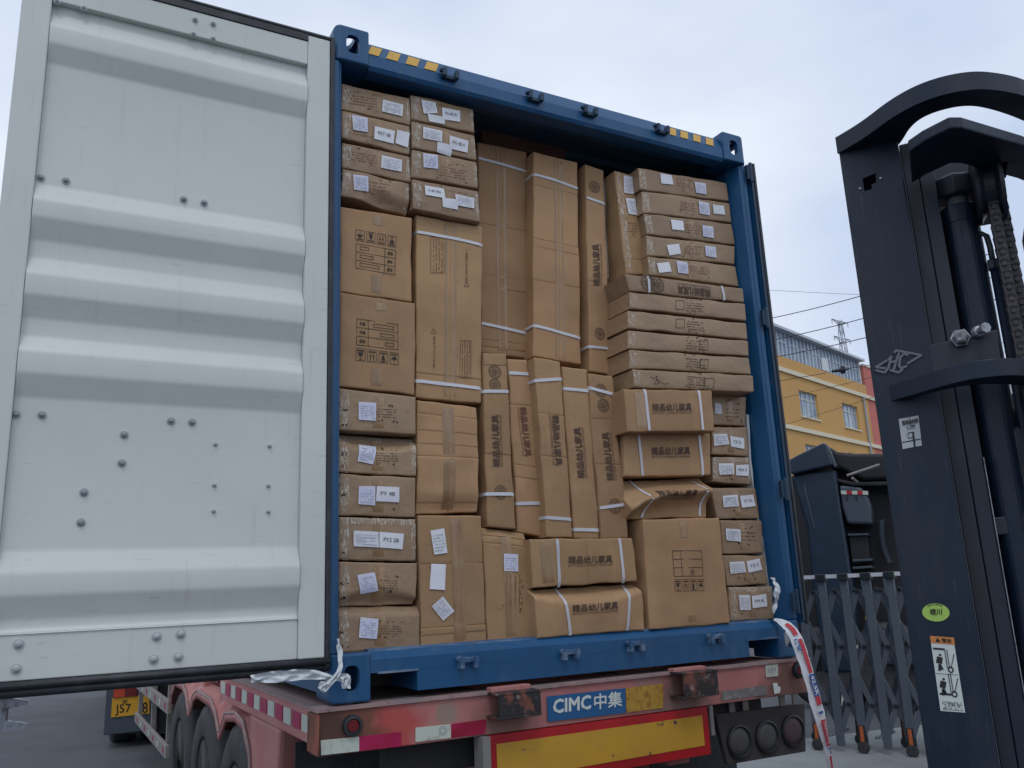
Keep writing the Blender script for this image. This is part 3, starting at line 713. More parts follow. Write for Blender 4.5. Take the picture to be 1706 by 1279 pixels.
    def table(s, px, flip=False, kind=0):
        """shipping table with handling symbols; px corners tl,tr,br,bl"""
        q = [REAR.at(u, v, s.Y) for u, v in px]; q = [q[3], q[2], q[1], q[0]]
        if flip: q = [q[2], q[3], q[0], q[1]]
        f = lambda p: s.on(p, .0022); mb = MB(); w = .013
        frame_uv(mb, q, 0, .36, 1, 1, f, w)
        for v in (.57, .78): rect_uv(mb, q, 0, v, 1, v+w, f)
        rect_uv(mb, q, .27, .36, .27+w, 1, f)
        for i, v in enumerate((.84, .63, .42)):
            if kind == 0:
                put_text(mb, ('毛重', '净重', '规格')[i], [quad_uv(q, .07, v+.01), quad_uv(q, .21, v+.01), quad_uv(q, .21, v+.09), quad_uv(q, .07, v+.09)], fn=f)
                frame_uv(mb, q, (.40, .56, .68)[i], v, .90, v+.09, f, w)
        for i in range(4):
            u0 = .0+i*.265; u1 = u0+.215; frame_uv(mb, q, u0, 0, u1, .29, f, w*.8)
            cu = (u0+u1)/2
            def poly(pts): flat(mb, [quad_uv(q, cu+a*.1, .03+b_*.17) for a, b_ in pts], f)
            if i == 0: poly([(-.6, 1), (.6, 1), (.35, .5), (-.35, .5)]); poly([(-.06, .5), (.06, .5), (.06, .1), (-.06, .1)]); poly([(-.4, .1), (.4, .1), (.4, 0), (-.4, 0)])
            if i == 1:
                for d in (-.35, .35): poly([(d-.08, .0), (d+.08, .0), (d+.08, .65), (d-.08, .65)]); poly([(d-.25, .6), (d+.25, .6), (d, 1)])
            if i == 2: poly([(-.5, .25), (.5, .25), (.2, .95), (-.2, .95)]); poly([(-.6, 0), (.6, 0), (.6, .12), (-.6, .12)])
            if i == 3: poly([(-.75, .5), (.75, .5), (.4, .85), (0, 1), (-.4, .85)]); poly([(-.05, .5), (.05, .5), (.05, 0), (-.05, 0)])
            rect_uv(mb, q, u0+.03, .225, u1-.03, .25, f); 
        make('printing', mb, INKD, s.e)

def K(label, px, **kw): return Carton(label, px, **kw)
C_TAPE = (('v', .5, .048),)
# --- leftmost stack, top down
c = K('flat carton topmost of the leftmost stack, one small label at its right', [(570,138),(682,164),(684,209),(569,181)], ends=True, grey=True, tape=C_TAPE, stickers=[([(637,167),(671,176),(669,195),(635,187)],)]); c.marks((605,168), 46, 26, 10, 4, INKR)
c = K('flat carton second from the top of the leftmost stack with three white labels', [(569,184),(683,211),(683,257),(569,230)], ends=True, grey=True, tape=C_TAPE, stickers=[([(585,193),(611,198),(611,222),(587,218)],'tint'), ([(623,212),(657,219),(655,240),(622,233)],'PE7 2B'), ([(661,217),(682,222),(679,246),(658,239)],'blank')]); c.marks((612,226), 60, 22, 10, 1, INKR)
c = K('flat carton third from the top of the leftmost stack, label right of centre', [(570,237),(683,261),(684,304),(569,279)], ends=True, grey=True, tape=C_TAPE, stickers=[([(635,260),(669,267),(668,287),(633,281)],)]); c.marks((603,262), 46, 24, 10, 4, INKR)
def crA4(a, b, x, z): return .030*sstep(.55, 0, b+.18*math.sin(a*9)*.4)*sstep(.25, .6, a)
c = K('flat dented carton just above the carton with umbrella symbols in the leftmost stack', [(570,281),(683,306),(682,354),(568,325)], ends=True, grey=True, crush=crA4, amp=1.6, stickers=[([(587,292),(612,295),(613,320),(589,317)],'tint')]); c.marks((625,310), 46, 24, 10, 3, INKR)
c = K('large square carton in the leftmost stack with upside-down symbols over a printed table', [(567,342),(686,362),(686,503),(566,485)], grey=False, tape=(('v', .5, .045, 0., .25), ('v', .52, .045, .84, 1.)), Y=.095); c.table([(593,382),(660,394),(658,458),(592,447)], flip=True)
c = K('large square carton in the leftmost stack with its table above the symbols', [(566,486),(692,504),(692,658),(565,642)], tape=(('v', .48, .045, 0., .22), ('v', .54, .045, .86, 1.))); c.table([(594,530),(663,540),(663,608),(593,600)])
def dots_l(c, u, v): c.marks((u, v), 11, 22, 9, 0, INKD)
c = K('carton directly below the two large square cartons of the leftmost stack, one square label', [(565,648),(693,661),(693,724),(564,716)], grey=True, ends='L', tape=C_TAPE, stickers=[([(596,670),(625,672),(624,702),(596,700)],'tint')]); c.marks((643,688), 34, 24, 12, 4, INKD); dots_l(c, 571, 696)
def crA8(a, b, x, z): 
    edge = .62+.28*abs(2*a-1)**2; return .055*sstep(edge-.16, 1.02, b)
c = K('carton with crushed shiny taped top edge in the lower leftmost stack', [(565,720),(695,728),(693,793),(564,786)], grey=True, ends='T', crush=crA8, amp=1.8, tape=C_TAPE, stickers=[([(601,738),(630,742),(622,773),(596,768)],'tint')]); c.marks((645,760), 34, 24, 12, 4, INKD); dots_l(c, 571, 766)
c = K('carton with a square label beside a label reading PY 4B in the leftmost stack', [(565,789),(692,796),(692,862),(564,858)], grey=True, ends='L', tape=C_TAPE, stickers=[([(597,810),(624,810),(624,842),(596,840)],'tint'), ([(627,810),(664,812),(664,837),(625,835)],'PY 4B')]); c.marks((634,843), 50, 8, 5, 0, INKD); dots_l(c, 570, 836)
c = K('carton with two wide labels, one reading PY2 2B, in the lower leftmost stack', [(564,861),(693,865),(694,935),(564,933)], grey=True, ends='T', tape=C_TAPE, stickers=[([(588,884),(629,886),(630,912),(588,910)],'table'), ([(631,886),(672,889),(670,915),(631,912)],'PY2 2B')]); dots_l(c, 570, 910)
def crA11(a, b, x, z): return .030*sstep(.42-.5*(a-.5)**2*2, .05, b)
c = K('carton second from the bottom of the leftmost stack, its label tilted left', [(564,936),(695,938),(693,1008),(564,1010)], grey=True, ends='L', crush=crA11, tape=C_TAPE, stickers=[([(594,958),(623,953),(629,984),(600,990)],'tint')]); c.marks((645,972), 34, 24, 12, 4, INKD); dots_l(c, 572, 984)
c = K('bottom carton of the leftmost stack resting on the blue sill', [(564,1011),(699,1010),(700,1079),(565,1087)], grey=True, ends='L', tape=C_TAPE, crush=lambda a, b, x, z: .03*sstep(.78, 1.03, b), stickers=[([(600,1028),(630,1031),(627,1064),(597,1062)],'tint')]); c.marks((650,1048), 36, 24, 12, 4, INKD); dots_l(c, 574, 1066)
# --- second stack
c = K('flat carton topmost of the second stack with three overlapping labels', [(684,157),(789,181),(791,221),(685,199)], Y=.08, ends=True, grey=True, tape=C_TAPE, stickers=[([(701,167),(724,172),(727,190),(705,190)],), ([(735,180),(766,185),(766,204),(736,200)],'PG 4B 7B'), ([(711,190),(740,197),(740,208),(714,203)],'blank')])
c = K('flat carton second in the second stack, one label hanging over its lower edge', [(686,201),(791,224),(795,266),(686,246)], Y=.08, ends=True, grey=True, tape=C_TAPE, stickers=[([(704,212),(736,219),(735,237),(704,231)],'table'), ([(748,226),(780,235),(778,255),(748,248)],'PG 4B 4'), ([(728,237),(753,243),(751,261),(727,253)],'blank')])
c = K('flat carton third in the second stack with a single square label at its left', [(686,249),(795,269),(797,313),(686,294)], Y=.08, ends=True, grey=True, tape=C_TAPE, stickers=[([(704,256),(728,259),(729,282),(705,279)],'tint')]); c.marks((752,287), 50, 26, 12, 4, INKR)
c = K('flat carton resting on top of the tall strapped carton of the second stack', [(687,298),(797,319),(800,370),(689,346)], Y=.07, ends=True, grey=True, tape=C_TAPE, stickers=[([(707,309),(739,315),(741,331),(708,325)],'H-4B 7BN'), ([(736,330),(762,333),(762,350),(737,345)],'blank'), ([(757,324),(789,331),(789,348),(760,343)],)]); c.marks((755,318), 46, 12, 6, 1, INKR)
c = K('tall wide carton with two horizontal white straps in the second stack', [(694,357),(803,378),(803,672),(693,662)], Y=.11, tape=(('v', .51, .055),), vcrease=(.51,), hcrease=(.9, .13), straps=[[(695,386),(750,396),(803,409)], [(693,634),(803,647)]])
def vtext(c, x, y0, y1, flip=False):
    c.marks((x, (y0+y1)/2), 3, y1-y0, 0, 2, INKR, vertical=True)
vtext(c, 776, 416, 470); vtext(c, 722, 560, 612); c.marks((728, 424), 18, 62, 0, 4, INKR, vertical=True, rect=(-11, -30, 22, 60)); c.marks((775, 598), 16, 60, 0, 4, INKR, vertical=True, rect=(-9, -31, 18, 62))
mb = MB(); fo = lambda p, c=c: c.on(p, .0022)
for (u, v, s_) in ((777, 474, 1), (722, 552, 1)):
    for a, b_ in (((-4, 3), (0, -5)), ((0, -5), (4, 3)), ((4, 3), (-4, 3))):
        p, q_ = REAR.at(u+a[0], v+a[1], c.Y), REAR.at(u+b_[0], v+b_[1], c.Y); d = (q_-p).normalized()*.0012; nrm = Vector((-d.z, 0, d.x))
        flat(mb, [p-nrm, q_-nrm, q_+nrm, p+nrm], fo)
make('printing', mb, INKR, c.e)
def crB6(a, b, x, z): return .022*sstep(.18+.1*(a-.6)**2, .0, b)
c = K('plain creased carton between the tall strapped carton and the three-label carton', [(695,666),(795,678),(798,853),(695,855)], Y=.10, tape=(('v', .5, .055),), vcrease=(.52,), hcrease=(.88, .73, .61, .5, .09), crush=crB6, bulge=.012, amp=1.4)
c = K('tall carton on the sill with three white labels one above another', [(697,858),(802,859),(812,1070),(702,1079)], tape=(('v', .58, .055),), vcrease=(.6,), hcrease=(.09, .14, .62), Y=.08, stickers=[([(716,884),(739,880),(744,921),(722,924)],), ([(717,939),(741,940),(739,983),(714,981)],'blank'), ([(736,993),(756,1018),(737,1034),(718,1010)],'table')])
# --- tall cartons in the middle, set back
c = K('very tall carton with three straps, leftmost of the set-back tall cartons', [(795,236),(877,253),(879,597),(803,587)], Y=.30, tape=(('v', .45, .055),), vcrease=(.45,), hcrease=(.60, .36, .30, .06, .03), straps=[[(797,264),(877,286)], [(803,538),(879,556)]], rnd=.009, depth=.4)
c = K('very tall carton with two straps, middle and widest of the set-back tall cartons', [(889,252),(962,270),(968,607),(889,593)], Y=.22, tape=(('v', .55, .05),), vcrease=(.55,), hcrease=(.83, .56, .52, .36), straps=[[(889,290),(924,300),(962,314)], [(889,542),(967,563)]], depth=.4)
c = K('slim very tall carton with brand lettering right of the widest tall carton', [(975,273),(1005,284),(1019,624),(983,618)], Y=.20, straps=[[(978,329),(1007,340)], [(981,577),(1018,581)]], hcrease=(.42,), depth=.4); c.brand((999,476), (997,407), 11, (-1, 0)); c.emblem((990,311), 9); c.emblem((999,556), 9)
c = K('upright carton with two labels left of the five flat cartons at upper right', [(1025,283),(1059,290),(1078,457),(1042,455)], Y=.14, ends='L', hcrease=(.14,), amp=1.6, depth=.3, stickers=[([(1039,292),(1054,294),(1056,323),(1040,321)],), ([(1042,330),(1058,331),(1061,359),(1046,357)],)]); c.marks((1052, 378), 20, 26, 10, 4, INKR)
# --- five flat cartons upper right
g5 = 'flat cartons stacked at the upper right'
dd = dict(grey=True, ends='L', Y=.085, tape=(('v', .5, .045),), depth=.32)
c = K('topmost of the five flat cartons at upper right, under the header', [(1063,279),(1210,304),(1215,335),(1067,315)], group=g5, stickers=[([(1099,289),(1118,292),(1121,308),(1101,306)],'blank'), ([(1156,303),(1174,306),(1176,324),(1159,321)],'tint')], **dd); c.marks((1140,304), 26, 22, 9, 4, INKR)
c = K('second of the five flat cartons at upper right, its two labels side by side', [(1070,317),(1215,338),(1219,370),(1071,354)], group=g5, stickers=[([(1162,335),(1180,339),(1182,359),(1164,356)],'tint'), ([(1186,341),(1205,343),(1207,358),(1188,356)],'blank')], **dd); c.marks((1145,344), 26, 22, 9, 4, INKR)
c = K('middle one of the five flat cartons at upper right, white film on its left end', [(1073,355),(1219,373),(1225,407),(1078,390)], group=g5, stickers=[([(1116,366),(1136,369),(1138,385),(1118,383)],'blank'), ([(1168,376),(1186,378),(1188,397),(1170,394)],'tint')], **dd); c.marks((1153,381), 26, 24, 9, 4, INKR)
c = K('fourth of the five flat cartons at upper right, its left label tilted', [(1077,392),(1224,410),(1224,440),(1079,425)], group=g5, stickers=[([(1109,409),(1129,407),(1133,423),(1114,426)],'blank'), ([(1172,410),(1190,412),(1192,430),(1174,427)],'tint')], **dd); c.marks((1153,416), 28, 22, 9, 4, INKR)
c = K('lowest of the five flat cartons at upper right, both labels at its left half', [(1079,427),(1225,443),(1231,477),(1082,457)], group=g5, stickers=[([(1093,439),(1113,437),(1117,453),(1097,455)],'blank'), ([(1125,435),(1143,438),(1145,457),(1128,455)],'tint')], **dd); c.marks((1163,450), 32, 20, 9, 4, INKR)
# --- six long cartons jutting out
g6 = 'long cartons jutting out at the right'
dd = dict(grey=True, ends='L', Y=.01, depth=.42)
c = K('strapped long carton with upside-down brand lettering on top of five taped long ones', [(1041,456),(1238,480),(1240,504),(1049,485)], group=g6, straps=[[(1079,460),(1081,487)], [(1202,476),(1206,500)]], Y=.01, depth=.42, grey=True); c.brand((1183,482), (1128,476), 13, (0, 1)); c.emblem((1078,472), 12); c.emblem((1093,474), 12)
c = K('long taped carton directly under the upside-down lettered one', [(1049,486),(1242,506),(1244,534),(1050,513)], group=g6, **dd); c.marks((1158,511), 30, 24, 12, 4, INKD, rect=(-33, -11, 14, 15))
c = K('long taped carton with a dark gap above and below, third of the six long ones', [(1047,517),(1244,538),(1246,565),(1047,546)], group=g6, **dd); c.marks((1158,542), 30, 24, 12, 4, INKD, rect=(-33, -11, 14, 15))
c = K('long taped carton fourth of the six long ones', [(1047,550),(1246,568),(1248,593),(1047,580)], group=g6, **dd); c.marks((1158,574), 32, 24, 12, 4, INKD, rect=(6, -8, 14, 17))
c = K('long taped carton fifth of the six long ones, torn film along its lower edge', [(1049,582),(1248,595),(1253,623),(1050,613)], group=g6, **dd); c.marks((1158,604), 32, 24, 12, 4, INKD, rect=(8, -6, 13, 16))
c = K('lowest long carton with pen scribble, sticking out furthest right', [(1054,615),(1255,625),(1256,653),(1057,645)], group=g6, grey=True, ends='L', Y=-.005, depth=.42); c.marks((1160,634), 32, 24, 12, 4, INKD, rect=(12, -4, 16, 17))
mb = MB()
pts = [(1083,627),(1088,631),(1095,626),(1092,636),(1090,640),(1098,639),(1094,632),(1101,637),(1106,640),(1113,638)]
for a, b_ in zip(pts, pts[1:]):
    p, q_ = REAR.at(*a, c.Y), REAR.at(*b_, c.Y); d = (q_-p).normalized()*.0012; nr = Vector((-d.z, 0, d.x)); flat(mb, [p-nr, q_-nr, q_+nr, p+nr], lambda p, c=c: c.on(p, .0022))
make('printing', mb, INKD, c.e)
# --- three strapped cartons at the right of the middle
c = K('strapped brand carton jutting out just below the long cartons', [(1040,648),(1186,650),(1190,718),(1046,719)], Y=-.02, depth=.4, tape=(('v', .16, .06),), straps=[[(1074,648),(1081,717)], [(1164,650),(1170,716)]]); c.brand((1086,685), (1151,684), 12.5, (0, -1))
c = K('strapped brand carton in shade between the jutting carton and the crushed one', [(1040,722),(1183,722),(1184,792),(1041,794)], Y=.06, depth=.4, straps=[[(1063,724),(1070,792)], [(1164,724),(1170,791)]]); c.brand((1085,758), (1149,757), 13, (0, -1))
def crF3(a, b, x, z):
    edge = .34+.30*a+.10*math.sin(a*3.1)-.12*sstep(.18, .0, a)
    return .085*sstep(edge-.03, 1.05, b) - .03*math.exp(-((b-edge)/.13)**2) + .05*sstep(edge, edge-.4, b)*(1-.3*a)
c = K('crushed strapped brand carton with a torn fold across its face', [(1042,797),(1184,793),(1186,860),(1049,864)], Y=.045, depth=.35, crush=crF3, amp=1.8, bulge=.0, straps=[[(1067,797),(1083,832),(1078,860)], [(1167,794),(1175,820),(1174,858)]]); c.brand((1093,828), (1158,827), 11, (0, -1))
c = K('large upright carton on the sill with a printed table above four symbols', [(1072,865),(1198,862),(1217,1038),(1082,1049)], Y=.03, depth=.45, tape=(('v', .5, .045, .82, 1.), ('v', .52, .045, 0., .1))); c.table([(1119,917),(1168,917),(1173,984),(1124,985)], kind=1); c.emblem((1153,953), 4)
# --- narrow right-hand stack
g7 = 'small cartons in the narrow right-hand stack'
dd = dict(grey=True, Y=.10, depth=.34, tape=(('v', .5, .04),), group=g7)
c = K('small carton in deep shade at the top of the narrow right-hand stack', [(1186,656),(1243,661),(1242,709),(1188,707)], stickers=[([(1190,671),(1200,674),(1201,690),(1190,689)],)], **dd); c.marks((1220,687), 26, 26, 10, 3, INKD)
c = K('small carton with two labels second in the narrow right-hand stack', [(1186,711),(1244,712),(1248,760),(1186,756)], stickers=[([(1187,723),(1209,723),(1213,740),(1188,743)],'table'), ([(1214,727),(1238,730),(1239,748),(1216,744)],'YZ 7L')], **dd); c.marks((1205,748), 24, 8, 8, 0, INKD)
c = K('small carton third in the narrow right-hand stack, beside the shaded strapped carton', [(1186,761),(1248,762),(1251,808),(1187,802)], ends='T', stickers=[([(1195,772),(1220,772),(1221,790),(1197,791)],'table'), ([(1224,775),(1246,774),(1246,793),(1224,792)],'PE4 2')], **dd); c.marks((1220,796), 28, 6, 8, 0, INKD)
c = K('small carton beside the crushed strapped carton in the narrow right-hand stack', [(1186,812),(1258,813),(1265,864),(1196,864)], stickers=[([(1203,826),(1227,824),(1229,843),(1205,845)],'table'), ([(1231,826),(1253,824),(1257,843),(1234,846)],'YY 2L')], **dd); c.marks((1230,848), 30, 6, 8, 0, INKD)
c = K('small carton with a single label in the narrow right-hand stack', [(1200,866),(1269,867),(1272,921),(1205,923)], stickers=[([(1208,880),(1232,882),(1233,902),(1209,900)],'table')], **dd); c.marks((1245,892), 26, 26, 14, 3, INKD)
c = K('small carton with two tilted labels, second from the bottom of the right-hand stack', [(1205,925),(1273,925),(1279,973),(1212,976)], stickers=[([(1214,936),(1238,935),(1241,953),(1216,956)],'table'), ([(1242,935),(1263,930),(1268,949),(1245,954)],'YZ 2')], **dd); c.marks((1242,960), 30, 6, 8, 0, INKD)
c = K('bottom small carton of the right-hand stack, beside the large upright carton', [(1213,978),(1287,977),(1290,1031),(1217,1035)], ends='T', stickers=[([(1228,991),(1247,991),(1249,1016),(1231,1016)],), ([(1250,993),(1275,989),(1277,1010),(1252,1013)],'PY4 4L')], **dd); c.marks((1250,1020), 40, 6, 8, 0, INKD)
# --- five leaning narrow cartons
g8 = 'narrow cartons leaning in the middle'
c = K('leftmost of the five leaning narrow cartons, lettering read upwards', [(805,588),(844,589),(859,881),(812,877)], Y=.10, group=g8, hcrease=(.93, .41), straps=[[(805,652),(847,652)], [(809,823),(856,823)]], depth=.3); c.brand((833,777), (830,691), 12, (-1, 0)); c.emblem((824,619), 11); c.emblem((824,641), 10); c.emblem((833,820), 11)
c = K('second of the leaning narrow cartons, lettering read downwards, lighter foot', [(846,597),(879,599),(911,895),(862,886)], Y=.13, group=g8, hcrease=(.73, .38, .31), straps=[[(848,621),(880,623)], [(860,839),(905,838)]], depth=.3); c.brand((865,678), (874,760), 11, (1, 0), m=INKR)
c = K('middle one of the leaning narrow cartons, its left side showing', [(890,595),(934,602),(954,895),(912,894)], Y=.07, group=g8, hcrease=(.68, .44), straps=[[(891,634),(936,631)], [(910,862),(952,865)]], depth=.3); c.brand((918,692), (924,775), 12, (1, 0), m=INK)
c = K('fourth of the leaning narrow cartons, without emblems', [(936,610),(978,614),(999,898),(956,896)], Y=.09, group=g8, straps=[[(939,647),(980,651)], [(956,882),(998,883)]], depth=.3); c.brand((974,796), (967,712), 12, (-1, 0))
c = K('rightmost of the leaning narrow cartons with round flower emblems', [(980,622),(1021,626),(1048,895),(1002,898)], Y=.08, group=g8, hcrease=(.72, .44), straps=[[(982,646),(1023,657)], [(999,846),(1043,840)]], depth=.3); c.brand((1022,800), (1014,720), 12, (-1, 0)); c.emblem((1001,650), 10); c.emblem((1005,675), 10); c.emblem((1024,843), 11)
# --- bottom middle
def crI1(a, b, x, z): return .03*sstep(.93-.25*abs(a-.4), 1.03, b)
c = K('carton on the sill with a bluish label, left of the two strapped brand cartons', [(805,877),(880,887),(892,1063),(813,1071)], Y=.09, crush=crI1, tape=(('v', .5, .05),), hcrease=(.93, .86), stickers=[([(839,922),(863,923),(863,952),(839,951)],'tint')]); c.marks((853,985), 30, 56, 16, 4, INKR, vertical=True)
c = K('strapped brand carton directly under the leaning narrow cartons', [(884,898),(1054,896),(1062,968),(889,979)], Y=.045, vcrease=(.52,), straps=[[(928,898),(932,977)], [(1032,897),(1039,970)]], depth=.4, tape=(('v', .14, .06),)); c.brand((946,939), (1019,937), 12.5, (0, -1))
def crI3(a, b, x, z): return .07*sstep(.60+.22*abs(2*a-1)**2, 1.04, b)
c = K('strapped brand carton on the sill with its top edge sagging', [(890,983),(1068,972),(1075,1049),(897,1063)], Y=.03, crush=crI3, amp=1.3, straps=[[(938,981),(951,1058)], [(1049,974),(1045,1050)]], depth=.4); c.brand((953,1020), (1028,1014), 12.5, (0, -1))
# --- deeper cartons seen in shadow under the roof
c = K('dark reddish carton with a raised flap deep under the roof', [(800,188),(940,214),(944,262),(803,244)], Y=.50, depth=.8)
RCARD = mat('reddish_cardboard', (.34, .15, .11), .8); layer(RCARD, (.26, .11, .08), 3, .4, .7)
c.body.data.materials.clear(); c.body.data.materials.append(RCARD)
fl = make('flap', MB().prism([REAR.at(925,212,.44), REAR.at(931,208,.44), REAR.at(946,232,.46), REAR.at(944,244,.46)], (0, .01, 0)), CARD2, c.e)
# foam strips
def foam(pts, w, Y, label):
    P = [REAR.at(u, v, Y) for u, v in pts]; mb = MB(); vs = []
    path = []
    for i in range(len(P)-1):
        for k in range(6): path.append(P[i].lerp(P[i+1], k/6))
    path.append(P[-1])
    for i, p in enumerate(path):
        q_ = w*(1+.5*noise.noise(p*9)); dy = .01*noise.noise(p*7)
        vs += [p+Vector((-q_, dy, 0)), p+Vector((q_, dy+.01, 0)), p+Vector((q_, dy+.10, 0)), p+Vector((-q_, dy+.10, 0))]
    n = len(path); mb.add(vs, [(i*4+k, i*4+(k+1) % 4, i*4+4+(k+1) % 4, i*4+4+k) for i in range(n-1) for k in range(4)]+[(0,1,2,3), (n*4-1, n*4-2, n*4-3, n*4-4)])
    o = make('foam_strip', mb, FOAM, None, smooth=False); o['label'] = label; o['category'] = 'packing foam'
foam([(1247,690),(1249,740),(1254,800),(1262,850),(1272,900),(1281,960),(1285,985)], .011, .12, 'long white foam strip along the right edge of the narrow right-hand stack')
foam([(1009,300),(1011,380),(1015,462)], .0035, .22, 'thin white foam edge between the lettered tall carton and the upright labelled carton')

# ================================================================== TRAILER
TR = thing('trailer', (1.2, 3, 0), 'faded red three-axle container trailer under the blue container', 'trailer')
BY = -.022
def rp(u, v, y=BY): return REAR.at(u, v, y)
zb_, zt_ = G-.170, G-.004
BEAM = mat('faded_red_beam', (.44, .18, .17), .62)
layer(BEAM, (.37, .135, .13), 3, .42, .68); layer(BEAM, (.31, .20, .16), 14, .6, .8, stretch=(1,1,.25), amount=.5, rough=.85)
def stain(m, color, cx, wx, cz, wz, noise_scale=7, amount=.9, hard=.25):
    """a stain of its own shape round a place on the beam"""
    t = m.node_tree; b = t.nodes['Principled BSDF']; tcn = t.nodes.new('ShaderNodeTexCoord'); mp_ = t.nodes.new('ShaderNodeMapping')
    mp_.inputs['Location'].default_value = (-cx/wx, 0, -cz/wz); mp_.inputs['Scale'].default_value = (1/wx, 0, 1/wz)
    ln = t.nodes.new('ShaderNodeVectorMath'); ln.operation = 'LENGTH'; t.links.new(tcn.outputs['Object'], mp_.inputs[0]); t.links.new(mp_.outputs[0], ln.inputs[0])
    n = t.nodes.new('ShaderNodeTexNoise'); n.inputs['Scale'].default_value = noise_scale; n.inputs['Detail'].default_value = 6; t.links.new(tcn.outputs['Object'], n.inputs['Vector'])
    ad = t.nodes.new('ShaderNodeMath'); ad.operation = 'MULTIPLY_ADD'; ad.inputs[1].default_value = -1.6; t.links.new(n.outputs[0], ad.inputs[0]); t.links.new(ln.outputs['Value'], ad.inputs[2])
    mr = t.nodes.new('ShaderNodeMapRange'); mr.inputs[1].default_value = .2; mr.inputs[2].default_value = .2-hard*1.6; mr.inputs[4].default_value = amount; t.links.new(ad.outputs[0], mr.inputs[0])
    x = t.nodes.new('ShaderNodeMix'); x.data_type = 'RGBA'; bc = b.inputs['Base Color']; t.links.new(mr.outputs[0], x.inputs[0])
    t.links.new(bc.links[0].from_socket, x.inputs[6]); x.inputs[7].default_value = (*color, 1); t.links.new(x.outputs[2], bc)
zm = G-.09
for cx, wx, cz, wz, c_, am in ((.25, .13, zm, .16, (.42, .03, .025), .7), (.0, .24, zm, .3, (.17, .062, .036), .95), (-.02, .10, zm-.02, .2, (.07, .035, .026), .8),
    (.70, .16, zm-.05, .13, (.20, .11, .085), .8), (1.62, .17, zm-.04, .14, (.17, .12, .10), .8), (2.28, .22, zm-.06, .12, (.13, .07, .05), .85), (1.45, .10, zm, .16, (.22, .17, .15), .5), (.47, .05, zm+.02, .045, (.26, .22, .17), .8)):
    stain(BEAM, c_, cx-1.2, wx, cz, wz, amount=am)
layer(BEAM, (.05, .025, .02), 34, .70, .76, seed=7, amount=.8, rough=.9); bump(BEAM, 22, .2, .003)
make('rear_beam', MB().box((-.05, BY, zb_), (2.42, .08, zt_-.014)), BEAM, TR, bevel=.004)
mb = MB(); mb.box((-.055, BY-.010, zt_-.0135), (2.45, .10, zt_-.002)); make('beam_flange', mb, EDGE, TR)
for a, b_ in (((814,1143),(880,1137)), ((1117,1112),(1170,1106))):
    x0, x1 = rp(*a).x, rp(*b_).x; make('deck_pad', MB().box((x0, BY-.022, zt_-.0135), (x1, .0, zt_+.012)), PINK, TR, bevel=.003)
# buffers
for a, b_, zz0, zz1 in (((826,1160),(902,1195),None,None), ((1134,1125),(1198,1160),None,None)):
    x0, x1 = rp(a[0], a[1], BY-.09).x, rp(b_[0], b_[1], BY-.09).x
    zt2 = rp(a[0]+20, a[1]-2, BY-.09).z; zb2 = rp(a[0]+20, b_[1]-1, BY-.09).z
    mb = MB(); mb.box((x0+.012, BY-.094, zb2), (x1, BY-.082, zt2)); mb.box((x0+.004, BY-.0955, zt2), (x1+.006, BY-.001, zt2+.009)); mb.box((x0+.0, BY-.0955, zb2-.009), (x1, BY-.001, zb2)); mb.box((x1-.012, BY-.08, zb2+.001), (x1-.001, BY-.002, zt2-.001))
    make('buffer', mb, BUFF, TR, bevel=.002)
def on_beam(name, px, m, off=.003, th=.002, parent=TR):
    q = [rp(u, v, BY-off) for u, v in px]
    return make(name, MB().prism(q, (0, -th, 0)), m, parent)
def ztop(x): return 0
def beam_quad(u0, u1, va, vb):        # upright rectangle on the beam between two sight lines
    a = rp(u0, va, BY-.003); b_ = rp(u1, vb, BY-.003); return a.x, b_.x
sg = make('sign_plate', MB().prism([rp(911,1160,BY-.003), rp(1041,1146,BY-.003), rp(1042,1187,BY-.003), rp(912,1202,BY-.003)], (0, -.004, 0)), SIGNB, TR)
q = [rp(u, v, BY-.0085) for u, v in ((922,1188),(984,1180),(984,1158),(922,1166))]
mb = MB(); put_text(mb, 'CIMC', q, bold=.05); make('lettering', mb, SIGNW, sg)
q = [rp(u, v, BY-.0085) for u, v in ((990,1182),(1036,1176),(1036,1151),(990,1156))]
mb = MB(); put_text(mb, '中集', q, bold=.02); make('lettering', mb, SIGNW, sg)
on_beam('worn_sign', [(1042,1146),(1104,1139),(1104,1179),(1043,1187)], GOLD, .003, .003)
for px, m_ in (([(534,1233),(598,1227),(598,1251),(535,1258)], RWHITE), ([(598,1227),(668,1219),(668,1243),(598,1251)], MAG),
               ([(692,1212),(751,1206),(751,1229),(692,1236)], RWHITE), ([(751,1206),(810,1198),(808,1222),(751,1229)], MAG),
               ([(1275,1108),(1295,1106),(1296,1126),(1276,1128)], RWHITE), ([(1202,1152),(1277,1141),(1278,1157),(1202,1167)], GREY)):
    on_beam('reflector_strip', px, m_)
on_beam('torn_sticker', [(1287,1138),(1294,1137),(1296,1143),(1300,1144),(1299,1154),(1290,1156)], SIGNW)
q = [rp(u, v, BY-.0065) for u, v in ((1279,1124),(1293,1122),(1292,1110),(1279,1112))]; mb = MB(); put_text(mb, 'NM', q, bold=.0); make('lettering', mb, INKG, TR)
mb = MB(); q = rp(738,1217,BY-.0062)
for k in range(14):
    a = 6.283*k/14; b_ = 6.283*(k+1)/14
    for r_ in (.017, .011): mb.add([q+Vector((r_*math.cos(a),0,r_*math.sin(a))), q+Vector((r_*math.cos(b_),0,r_*math.sin(b_))), q+Vector(((r_-.002)*math.cos(b_),0,(r_-.002)*math.sin(b_))), q+Vector(((r_-.002)*math.cos(a),0,(r_-.002)*math.sin(a)))], [(0,1,2,3)])
make('approval_mark', mb, INKG, TR)
